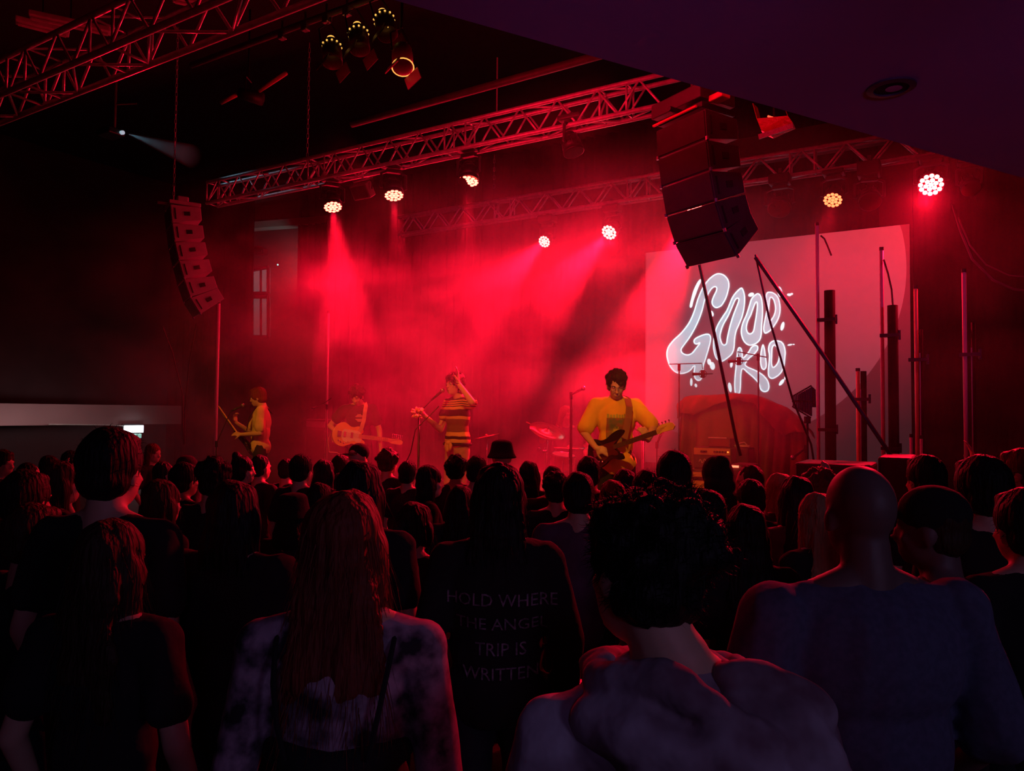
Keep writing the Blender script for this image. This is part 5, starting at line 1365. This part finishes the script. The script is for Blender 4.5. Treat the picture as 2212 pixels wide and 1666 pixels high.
# guitars: built lying in their own frame (x along the neck, y across, z out of the front)
def guitar(label, kind, origin, neck_dir, face_dir, s=1.0):
    X = Vector(neck_dir).normalized(); Z = Vector(face_dir); Z = (Z - X * Z.dot(X)).normalized(); Y = Z.cross(X)
    R = Matrix((X, Y, Z)).transposed()
    t = empty('bass_guitar' if kind == 'bass' else 'electric_guitar', label, 'guitar', origin)
    def q(x, y, z=0): return R @ (V(x, y, z) * s)
    if kind == 'tele':
        out = [(-.20, .06), (-.215, 0), (-.20, -.07), (-.15, -.135), (-.07, -.155), (0, -.125), (.05, -.105), (.10, -.125), (.155, -.135), (.20, -.11), (.205, -.065), (.165, -.032), (.155, .03), (.175, .05), (.165, .095), (.11, .125), (.05, .108), (0, .115), (-.07, .155), (-.15, .13)]
        nk = .36; m_b, m_n, m_h = M['butter'], M['maple'], M['maple']; hl = [(0, -.022), (.03, -.04), (.15, -.045), (.18, -.03), (.185, 0), (.16, .02), (.12, .028), (.05, .022), (0, .022)]
    else:
        out = [(-.24, .03), (-.25, -.04), (-.22, -.12), (-.14, -.165), (-.05, -.15), (.02, -.115), (.08, -.12), (.15, -.15), (.20, -.145), (.19, -.09), (.14, -.03), (.14, .03), (.19, .07), (.27, .115), (.28, .15), (.22, .165), (.13, .15), (.05, .12), (-.03, .12), (-.11, .16), (-.19, .14)]
        nk = .52 if kind == 'bass' else .38; m_b, m_n, m_h = M['gloss'], M['maple'], M['maple']
        hl = [(0, -.022), (.03, -.03), (.06, -.02), (.19, -.03), (.22, 0), (.20, .04), (.16, .055), (.06, .06), (.02, .045), (0, .022)]
    P = catmull(out, 3)
    mb = MB(); mb.prism([(x * s, y * s) for x, y in P], .04 * s, R)
    o = mb.build('body', m_b, t); md = o.modifiers.new('b', 'BEVEL'); md.width = .006; md.segments = 2; md.limit_method = 'ANGLE'
    pg = [(x * .62 + .03, y * .62) for x, y in P]
    MB().prism([(x * s, y * s) for x, y in pg if y < .07], .004 * s, R, q(0, 0, .022)).build('pickguard', M['white'] if kind == 'tele' else M['pick'], t)
    MB().box(q(.16 + nk / 2, 0, .018), (nk * s, .050 * s, .020 * s), R, bev=.004).build('neck', m_n, t)
    fb = MB().box(q(.14 + nk / 2, 0, .031), ((nk + .04) * s, .050 * s, .006 * s), R).build('fretboard', m_n if kind == 'tele' else M['wood_fret'], t)
    f = MB()
    for i in range(20):
        x = .16 + nk * (1 - 2 ** (-(i + 1) / 12)) / (1 - 2 ** (-20 / 12)); x = .16 + nk - (x - .16); f.box(q(x, 0, .0355), (.0022 * s, .048 * s, .002 * s), R)
    f.build('frets', M['steel'], fb)
    MB().prism([(x * s, y * s) for x, y in hl], .016 * s, R, q(.16 + nk, 0, .014)).build('headstock', m_h, t)
    for i in range(4 if kind == 'bass' else 6):
        x = .16 + nk + .04 + i * (.042 if kind == 'bass' else .026); MB().tube(q(x, .03, .014), q(x, .075, .014), .006 * s).ball(q(x, .08, .014), (.011 * s, .011 * s, .007 * s)).build('tuner', M['chrome'], t, True)
    for x in ((.03, -.06) if kind != 'bass' else (.0, -.09)): MB().box(q(x, 0, .028), (.030 * s, .075 * s, .012 * s), R, bev=.003).build('pickup', M['black'] if kind != 'tele' else M['chrome'], t)
    MB().box(q(-.13, 0, .028), (.045 * s, .08 * s, .014 * s), R, bev=.003).build('bridge', M['chrome'], t)
    for i, (x, y) in enumerate(((-.10, -.10), (-.13, -.085), (-.06, -.112))): MB().tube(q(x, y, .022), q(x, y, .042), .010 * s, seg=12).build('knob', M['chrome'], t, True)
    st = MB()
    k = 4 if kind == 'bass' else 6
    for i in range(k):
        y = (i - (k - 1) / 2) * .05 / k; st.tube(q(-.13, y * 1.2, .038), q(.16 + nk, y, .038), .0011 * s, seg=4); st.tube(q(.16 + nk, y, .038), q(.2 + nk + i * .03, y + .01, .024), .0011 * s, seg=4)
    st.build('strings', M['steel'], t)
    return t, q
def gstrap(label, pts, w=.055, m=None, nrm=None):
    """flat strap through world points, width across the wearer"""
    c = Vector(pts[0]); pts = [Vector(p) - c for p in pts]; vs = []; n = len(pts)
    for i, p in enumerate(pts):
        d = (pts[min(i + 1, n - 1)] - pts[max(i - 1, 0)]).normalized(); x = d.cross(nrm[i] if isinstance(nrm, list) else nrm).normalized() * w / 2; vs += [p - x, p + x]
    o = MB().add(vs, [(2 * i, 2 * i + 1, 2 * i + 3, 2 * i + 2) for i in range(n - 1)]).build('guitar_strap', m or M['strap'], loc=c)
    md = o.modifiers.new('s', 'SOLIDIFY'); md.thickness = .006; md.offset = 1; return tag(o, label, 'guitar strap')
def world_of(t, p): return Matrix.Translation(t.location) @ Matrix.Rotation(t.rotation_euler.z, 4, 'Z') @ Matrix.Diagonal((*t.scale, 1)) @ Vector(p)
def dir_of(t, p): return (Matrix.Rotation(t.rotation_euler.z, 3, 'Z') @ Vector(p)).normalized()
def base_at(px, py, n):
    p = Pn(px, py, n); return p

# --- bass player
p = base_at(1332, 800, 6.4); RZB = PI + .10
P = spec(head=(.02, .075, 1.60), headR=rot('Z', -10) @ rot('X', -22), neck=(0, 0, 1.46), loose=1.3, sleeve=.82, hem=.80,
         elR=(.30, .0, 1.17), wrR=(.23, .20, 1.04), hdR=(-.85, .35, -.30), hnR=(-.1, -1, -.3), curlR=30,
         elL=(-.29, .17, 1.21), wrL=(-.17, .42, 1.12), hdL=(.35, .45, .6), hnL=(.3, -1, .1), curlL=55)
BASS, sh = figure('bass player in a yellow printed t-shirt looking down at the instrument', P, (p.x, p.y, STAGE_Z), RZB, (p.z - STAGE_Z) / 1.735 * 1.75, M['skin'], M['yellow'], M['cloth_black'], 'fluffy', M['hairblack'], vox=.008, wisps=500, seed=3, hs=.94, wr=.010, closed=True, glasses=True, rr=rot('Z', -10) @ rot('X', -12))
decal('shirt_print', [grid_poly(-.085, .085, -.20, .02, 10, 12)], sh, 1, mat('print_ground', (.16, .20, .10), .9, color2=(.45, .10, .05), nscale=10), (.03, 1.28), 1, BASS)
decal('shirt_print', [grid_poly(-.035, .04, -.19, -.045, 10, 14, lambda x, z: ((x - .0) / .033) ** 2 + ((z + .12) / .07) ** 2 < 1)], sh, 1, mat('print_oval', (.80, .62, .10), .9, color2=(.2, .25, .05), nscale=30), (.03, 1.28), 1, BASS, .007)
sq = []
for i in range(7): sq.append(grid_poly(-.085 + i * .025, -.085 + i * .025 + .018, .022 + .004 * (i % 2), .052 + .006 * (i % 3 == 0), 2, 2, lambda x, z, i=i: True))
decal('shirt_lettering', sq, sh, 1, mat('print_letters', (.45, .50, .10), .9), (.03, 1.28), 1, BASS, .007)
gB, qB = guitar('dark bass guitar with a long fretted neck held by the player in yellow', 'bass', world_of(BASS, (.14, .205, 1.02)), dir_of(BASS, (-.55, .60, .27)), dir_of(BASS, (.66, .66, .05)), .82)
gstrap('broad brown strap of the bass over the yellow t-shirt', [world_of(BASS, q) for q in ((-.075, -.12, 1.40), (-.085, -.04, 1.505), (-.088, .06, 1.475), (-.08, .15, 1.40), (-.06, .185, 1.30), (-.04, .19, 1.20), (-.02, .205, 1.12))], .06, M['strap'], dir_of(BASS, (0, 1, .3)))

# --- singer
p = base_at(990, 806, 6.75); RZS = rad(128)
P = spec(girth=.9, head=(.0, .045, 1.625), headR=rot('Z', 6) @ rot('X', 4), loose=1.25, sleeve=.45, hem=.93,
         elL=(-.35, .06, 1.43), wrL=(-.16, .11, 1.63), hdL=(.05, -.05, 1), hnL=(.5, .6, 0), curlL=12,
         elR=(.25, .06, 1.13), wrR=(.13, .33, 1.28), hdR=(-.1, .75, .5), hnR=(-.9, 0, .1), curlR=60)
m_str = bpy.data.materials.new('striped_knit'); m_str.use_nodes = True; nt = m_str.node_tree; bs = nt.nodes['Principled BSDF']
tc = nt.nodes.new('ShaderNodeTexCoord'); sp_ = nt.nodes.new('ShaderNodeSeparateXYZ'); nt.links.new(tc.outputs['Object'], sp_.inputs[0])
nz = nt.nodes.new('ShaderNodeTexNoise'); nz.inputs['Scale'].default_value = 6; nt.links.new(tc.outputs['Object'], nz.inputs['Vector'])
ma = nt.nodes.new('ShaderNodeMath'); ma.operation = 'MULTIPLY_ADD'; nt.links.new(nz.outputs[0], ma.inputs[0]); ma.inputs[1].default_value = .03; nt.links.new(sp_.outputs[2], ma.inputs[2])
mr = nt.nodes.new('ShaderNodeMapRange'); nt.links.new(ma.outputs[0], mr.inputs[0]); mr.inputs[1].default_value = .93; mr.inputs[2].default_value = 1.53
rp = nt.nodes.new('ShaderNodeValToRGB'); rp.color_ramp.interpolation = 'CONSTANT'; nt.links.new(mr.outputs[0], rp.inputs[0])
yl, bk, br_ = (.62, .40, .10, 1), (.012, .008, .010, 1), (.16, .085, .03, 1)
stops = [(0, yl), (.20, bk), (.255, yl), (.33, br_), (.56, yl), (.61, bk), (.73, yl), (.775, bk), (.79, yl), (.815, bk), (.83, yl), (.855, bk), (.87, yl), (.895, bk)]
rp.color_ramp.elements[0].color = yl; rp.color_ramp.elements[1].position = stops[1][0]; rp.color_ramp.elements[1].color = stops[1][1]
for a_, c_ in stops[2:]: e = rp.color_ramp.elements.new(a_); e.color = c_
nt.links.new(rp.outputs[0], bs.inputs['Base Color']); bs.inputs['Roughness'].default_value = .95
SING, sh = figure('singer in a striped black and mustard top with one hand raised to the hair', P, (p.x, p.y, STAGE_Z), RZS, (p.z - STAGE_Z) / 1.745 * 1.75, M['skin'], m_str, M['khaki'], 'mop', M['hairbrown'], vox=.008, wisps=450, seed=7, hs=1.03, wr=.005)
MB().path([V(math.cos(a) * .165, math.sin(a) * .125, .985) for a in [2 * PI * i / 28 for i in range(29)]], .018, 8).build('belt', M['cloth_black'], SING)
kn = MB().ball((-.03, .135, 1.0), (.035, .03, .025)).ball((-.02, .150, .955), (.035, .018, .055), rot('Y', 20)).ball((-.07, .14, .96), (.03, .018, .045), rot('Y', -25)).build('shirt_knot', mat('mustard_knit', (.60, .38, .10), .95), SING, True)
MB().path([V(*P['wrL']) + V(math.cos(a) * .030, math.sin(a) * .030, -.01 + .006 * math.sin(a)) for a in [2 * PI * i / 16 for i in range(17)]], .006, 6).build('bracelet', M['chrome'], SING)
hw_ = world_of(SING, P['wrR'] + V(-.01, .08, .05))
mp_ = world_of(SING, P['head'] + V(0, .17, -.085))
mic_stand('straight microphone stand that the singer holds', V(hw_.x, hw_.y, 0), 6.7, hw_.z - .02, [V(hw_.x, hw_.y, hw_.z - .02), V(hw_.x, hw_.y, hw_.z).lerp(mp_, .55)], (mp_ - hw_), r=.013)
t = empty('ribbon_cluster', 'bright red lit cluster of petals tied to the singer microphone stand', 'decoration', hw_ + V(-.02, -.06, -.02))
rnd = random.Random(5)
for i in range(16):
    d_ = V(rnd.uniform(-1, .6), rnd.uniform(-1, .4), rnd.uniform(-1, 1)).normalized()
    MB().ball(d_ * .045, (.026, .016, .012), Vector(d_).to_track_quat('X', 'Z').to_matrix(), 8, 6).build('petal', mat('petal_pink', (.85, .35, .30), .4), t, True)
cable('microphone cable hanging from the singer stand', [mp_ - V(.02, 0, .16), hw_ + V(-.03, -.05, -.2), hw_ + V(-.08, -.05, -.45), hw_ + V(-.16, -.05, -.62)], .006)

# --- guitarist in the middle
p = base_at(777, 834, 7.4); RZM = PI + .22
P = spec(head=(.035, .075, 1.595), headR=rot('Z', -22) @ rot('X', -30), sleeve=.55, hem=.84, loose=1.3,
         elR=(.38, -.02, 1.19), wrR=(.24, .19, 1.06), hdR=(-.8, .3, -.45), hnR=(-.1, -1, -.3), curlR=25,
         elL=(-.27, .0, 1.13), wrL=(-.29, .10, .88), hdL=(.05, .25, -1), hnL=(1, 0, 0), curlL=25)
MID, sh = figure('guitarist in a dark printed t-shirt with head bowed over a pale guitar', P, (p.x, p.y, STAGE_Z), RZM, (p.z - STAGE_Z) / 1.73 * 1.75, M['skin'], M['cloth_grey'], M['jean'], 'fluffy', M['hairbrown'], vox=.009, wisps=300, seed=5, hs=.98, closed=True)
decal('shirt_print', [grid_poly(-.05, .05, -.05, .05, 8, 8, lambda x, z: (x / .05) ** 2 + (z / .05) ** 2 < 1 and abs(z) > .008)], sh, 1, mat('print_pale', (.6, .4, .4), .9), (.0, 1.30), 1, MID)
gM, qM = guitar('pale butterscotch electric guitar with its neck pointing right', 'tele', world_of(MID, (.13, .19, 1.075)), dir_of(MID, (-.97, -.18, -.13)), dir_of(MID, (-.05, .97, .10)), 1.02)
gstrap('light strap of the pale guitar over the dark t-shirt', [world_of(MID, q) for q in ((-.07, -.10, 1.42), (-.08, -.02, 1.50), (-.085, .08, 1.46), (-.07, .145, 1.38), (-.06, .165, 1.28), (-.03, .185, 1.17), (.0, .19, 1.12))], .05, mat('pink_strap', (.75, .35, .32), .7), dir_of(MID, (0, 1, .3)))
cable('guitar lead looping from the pale guitar', [world_of(MID, q) for q in ((.28, .18, 1.0), (.34, .16, .98), (.37, .14, 1.1), (.40, .12, 1.0), (.38, .1, .85), (.28, .1, .84), (.22, .1, .8), (.21, .1, .3), (.3, .1, .02))], .006, mat('pink_cable', (.6, .3, .3), .6))

# --- guitarist singing at the left
p = base_at(566, 838, 6.7); RZL = rad(102)
P = spec(head=(.0, .055, 1.61), headR=rot('X', -10), loose=1.35, sleeve=.75, hem=.84,
         elL=(-.26, -.02, 1.12), wrL=(-.14, .24, 1.10), hdL=(.35, .8, .1), hnL=(.6, 0, -.5), curlL=25,
         elR=(.20, .18, 1.13), wrR=(.06, .34, 1.26), hdR=(-.1, .15, 1), hnR=(-.5, -.7, 0), curlR=45)
LEFT, sh = figure('guitarist in a loose pale shirt singing in profile at the left', P, (p.x, p.y, STAGE_Z), RZL, (p.z - STAGE_Z) / 1.74 * 1.75, M['skin'], mat('cream_shirt', (.70, .50, .24), .9, noise_amt=.15, nscale=5), M['jean'], 'short', M['hairred'], vox=.009, wisps=200, seed=2, hs=1.08, wr=.013)
gL, qL = guitar('dark electric guitar held upright by the singing guitarist', 'strat', world_of(LEFT, (.02, .20, .98)), dir_of(LEFT, (.05, .50, .70)), dir_of(LEFT, (-.35, .8, -.5)), .8)
gstrap('dark strap of the upright guitar', [world_of(LEFT, q) for q in ((.06, -.14, 1.38), (.07, -.03, 1.50), (.07, .09, 1.45), (.05, .16, 1.33), (.03, .19, 1.15))], .045, M['cloth_black'], dir_of(LEFT, (0, 1, .3)))
m_ = world_of(LEFT, P['head'] + V(0, .15, -.09)); mb_ = Pn(500, 1000, 6.5)
mb_ = V(m_.x - .28, m_.y - .25, 0)
mic_stand('boom microphone stand at the mouth of the singing guitarist', mb_, 6.6, STAGE_Z + .95, [V(mb_.x, mb_.y, STAGE_Z + .95), m_ + V(-.16, -.10, -.10)], (m_ - (m_ + V(-.16, -.10, -.10))), r=.008)

# --- drummer
p = base_at(1222, 876, 9.35)
P = spec(pelvis=(0, 0, .55), waist=(0, .0, .72), chest=(0, .01, .92), neck=(0, .0, 1.10), head=(0, .03, 1.26), headR=rot('Z', 20) @ rot('X', -8),
         shR=(.185, 0, 1.05), shL=(-.185, 0, 1.05), elR=(.36, .12, .92), wrR=(.42, .36, 1.06), hdR=(.4, .9, .05), hnR=(0, 0, -1), curlR=60,
         elL=(-.30, .06, .82), wrL=(-.16, .32, .80), hdL=(.2, .9, -.1), hnL=(0, 0, -1), curlL=60, hem=.50, sleeve=.5,
         hipR=(.10, .04, .52), knR=(.24, .42, .52), anR=(.26, .46, .09), toeR=(.28, .60, .035), hipL=(-.10, .04, .52), knL=(-.24, .42, .52), anL=(-.26, .46, .09), toeL=(-.28, .60, .035))
DRUM, sh = figure('drummer with long hair seated behind the cymbals', P, (p.x, p.y, STAGE_Z), PI + .25, (p.z - STAGE_Z) / 1.385 * 1.75, M['skin'], M['cloth_violet'], None, 'long', M['hairfair'], vox=.010, wisps=60, seed=4, hs=1.0, closed=True)
link('shorts', trouser_mesh(P, .016, 'shorts', .66), M['jean'], DRUM)
hd = world_of(DRUM, P['wrR'] + V(.02, .07, 0)); tip = Pn(1137, 912, 8.7)
o = rod('drumstick', 'drumstick in the raised right hand of the drummer', 'drumstick', hd - (tip - hd).normalized() * .05, tip if (tip - hd).length < .6 else hd + (tip - hd).normalized() * .42, .009, M['maple'])
hd2 = world_of(DRUM, P['wrL'] + V(.0, .07, 0)); o = rod('drumstick', 'drumstick in the lowered left hand of the drummer', 'drumstick', hd2, hd2 + dir_of(DRUM, (.4, .9, -.2)) * .34, .009, M['maple'])
t = empty('drum_stool', 'round stool under the drummer', 'stool', (p.x, p.y, STAGE_Z)); MB().tube((0, 0, .36), (0, 0, .44), .17, seg=24).build('seat', M['blackp'], t); MB().tube((0, 0, .02), (0, 0, .36), .02).build('pole', M['chrome'], t)
mb = MB(); [mb.tube((0, 0, .2), (math.cos(a) * .25, math.sin(a) * .25, .012), .01) for a in (.2, 2.3, 4.4)]; mb.build('tripod', M['chrome'], t)

# ------------------------------------------------------------------ nearest spectators, seen from behind
def facing(p, turn=0):
    look = S(-3.6, 7.0) - V(p.x, p.y, 0); return math.atan2(-look.x, look.y) * .6 + rad(turn)
# red haired woman in a lace blouse
p = Pd(745, 1057, 1.62); s_ = p.z / 1.748
P = spec(girth=.95, shR=(.178, -.01, 1.405), shL=(-.178, -.01, 1.405), elR=(.225, -.03, 1.12), elL=(-.225, -.03, 1.12), wrR=(.20, .12, .92), wrL=(-.20, .12, .92), sleeve=1.6, hem=.9, loose=.35)
m_lace = mat('sheer_lace', (.42, .30, .38), .8, color2=(.015, .01, .02), nscale=16)
RW, sh = figure('woman with long red hair down the back and a sheer dark lace top', P, (p.x, p.y, 0), 0.0, 1.75 * s_, M['skin'], m_lace, M['jean'], 'verylong', M['hairred'], vox=.009, wisps=1500, seed=11, hs=.99, L=.44, svox=.009, wr=.003, face=False)
q = lambda x, z, y=.10: V(x, -y, z)
bod = MB().ball((0, 0, 1.08), (.162, .128, .15)); bod.ball((0, -.002, 1.19), (.170, .134, .06))
me = voxel(bod, .01, 1, 'bodice', lambda c: V(c.x, c.y, min(c.z, 1.215 + .012 * abs(c.x) / .1))); link('bodice', me, M['cloth_black'], RW)
for x in (-1, 1):
    MB().path([V(x * .085, -.128, 1.21), V(x * .10, -.135, 1.28), V(x * .115, -.118, 1.36), V(x * .125, -.075, 1.43), V(x * .125, -.02, 1.462), V(x * .12, .05, 1.44)], .006, 6).build('shoulder_strap', M['cloth_black'], RW)
# man in a pale tie-dyed hooded top
p = Pd(1400, 1060, 1.24); s_ = p.z / 1.735
HR_ = rot('Y', 9) @ rot('Z', 28) @ rot('X', -4)
P = spec(girth=1.0, head=(-.045, .03, 1.60), neck=(0, -.01, 1.44), headR=HR_, shR=(.19, -.01, 1.345), shL=(-.19, -.01, 1.345), elR=(.25, -.03, 1.06), elL=(-.25, -.03, 1.06), wrR=(.22, .16, .92), wrL=(-.22, .16, .92), sleeve=1.8, hem=.84, loose=1.6)
m_td = mat('tie_dye_fleece', (.46, .42, .50), .95, color2=(.16, .08, .11), nscale=5.5, bump=.25, bscale=24)
HM, sh = figure('short haired man in a pale tie dyed hooded top in front at centre right', P, (p.x + .045, p.y, 0), .06, 1.75 * s_, M['skin'], m_td, M['jean'], 'fluffy', M['hairblack'], vox=.008, wisps=2600, seed=21, hs=1.0, svox=.010, wr=.012, face=False)
hd_ = MB()
def fold(pts, r0, r1, k=14):
    for i in range(k + 1):
        f_ = i / k * (len(pts) - 1); j = min(int(f_), len(pts) - 2); w_ = f_ - j
        q_ = V(*pts[j]).lerp(V(*pts[j + 1]), w_); rr_ = r0 + (r1 - r0) * i / k; hd_.ball(q_, rr_, seg=14, rings=8)
fold([(-.125, -.02, 1.435), (-.098, -.07, 1.445), (-.056, -.105, 1.462), (-.017, -.125, 1.452), (.045, -.135, 1.408), (.122, -.125, 1.358), (.184, -.09, 1.335)], .034, .030)
fold([(.070, -.055, 1.440), (.115, -.060, 1.448), (.165, -.065, 1.425), (.205, -.06, 1.392)], .030, .040)
fold([(-.125, -.02, 1.435), (-.115, .06, 1.43), (-.06, .115, 1.41), (.02, .125, 1.40), (.10, .10, 1.41), (.14, .03, 1.42), (.11, -.04, 1.43)], .034, .034)
fold([(-.135, -.06, 1.385), (-.09, -.115, 1.385), (-.02, -.145, 1.36)], .050, .045)
fold([(-.07, -.125, 1.315), (.03, -.15, 1.285), (.12, -.145, 1.27), (.19, -.11, 1.30)], .055, .055)
fold([(.02, -.14, 1.37), (.10, -.14, 1.32), (.17, -.12, 1.30)], .050, .050)
fold([(.15, -.09, 1.395), (.19, -.095, 1.345), (.21, -.08, 1.30)], .045, .045)
hd_.ball((.135, -.075, 1.385), (.07, .05, .06)); hd_.ball((.04, -.10, 1.37), (.09, .05, .06))
me = voxel(hd_, .008, 2, 'hood', lambda c: c + noise.noise_vector(V(c.x * 14, c.y * 14, c.z * 20)) * .009); link('hood', me, m_td, HM)
# bald man in a slate blue shirt
p = Pd(1862, 1008, 1.80); s_ = p.z / 1.735
P = spec(girth=1.32, neck=(0, -.02, 1.465), shR=(.225, -.01, 1.385), shL=(-.225, -.01, 1.385), elR=(.30, -.04, 1.10), elL=(-.30, -.04, 1.10), wrR=(.27, .12, .92), wrL=(-.27, .12, .92), loose=1.5, sleeve=.9)
BM, sh = figure('bald man in a plain slate blue t-shirt at the right', P, (p.x, p.y, 0), .1, 1.75 * s_, M['skin2'], M['cloth_navy'], M['jean'], None, None, vox=.009, seed=31, svox=.011, wr=.008, face=False)
# woman with wavy hair, lower left
p = Pd(240, 1125, 1.95); s_ = p.z / 1.748
P = spec(girth=.92, shR=(.17, -.01, 1.41), shL=(-.17, -.01, 1.41), headR=rot('Z', -15))
LW, sh = figure('woman with long wavy hair lit red along its right edge, lower left', P, (p.x, p.y, 0), -.1, 1.75 * s_, M['skin'], M['cloth_black'], M['jean'], 'wavy', M['hairbrown'], vox=.011, wisps=700, seed=13, hs=1.05, L=.36, face=False)
# woman with lettering on the back
p = Pd(1078, 1003, 2.62); s_ = p.z / 1.748
P = spec(girth=1.05, sleeve=1.8, loose=1.6, shR=(.175, -.01, 1.40), shL=(-.175, -.01, 1.40))
TW, sh = figure('woman with long straight dark hair and faint lettering on her black back', P, (p.x, p.y, 0), -.05, 1.75 * s_, M['skin'], M['cloth_black'], M['jean'], 'long', M['hairblack'], vox=.012, wisps=500, seed=17, hs=1.08, L=.22, face=False)
m_txt = mat('faded_white_print', (.30, .24, .32), .9, nscale=60, noise_amt=.6)
for i_, w_ in enumerate(('HOLD WHERE', 'THE ANGEL', 'TRIP IS', 'WRITTEN')): decal('back_lettering', [text_polys(w_, .061, 0, -.084 * i_)], sh, -1, m_txt, (.02, 1.27), 1, TW, .006)
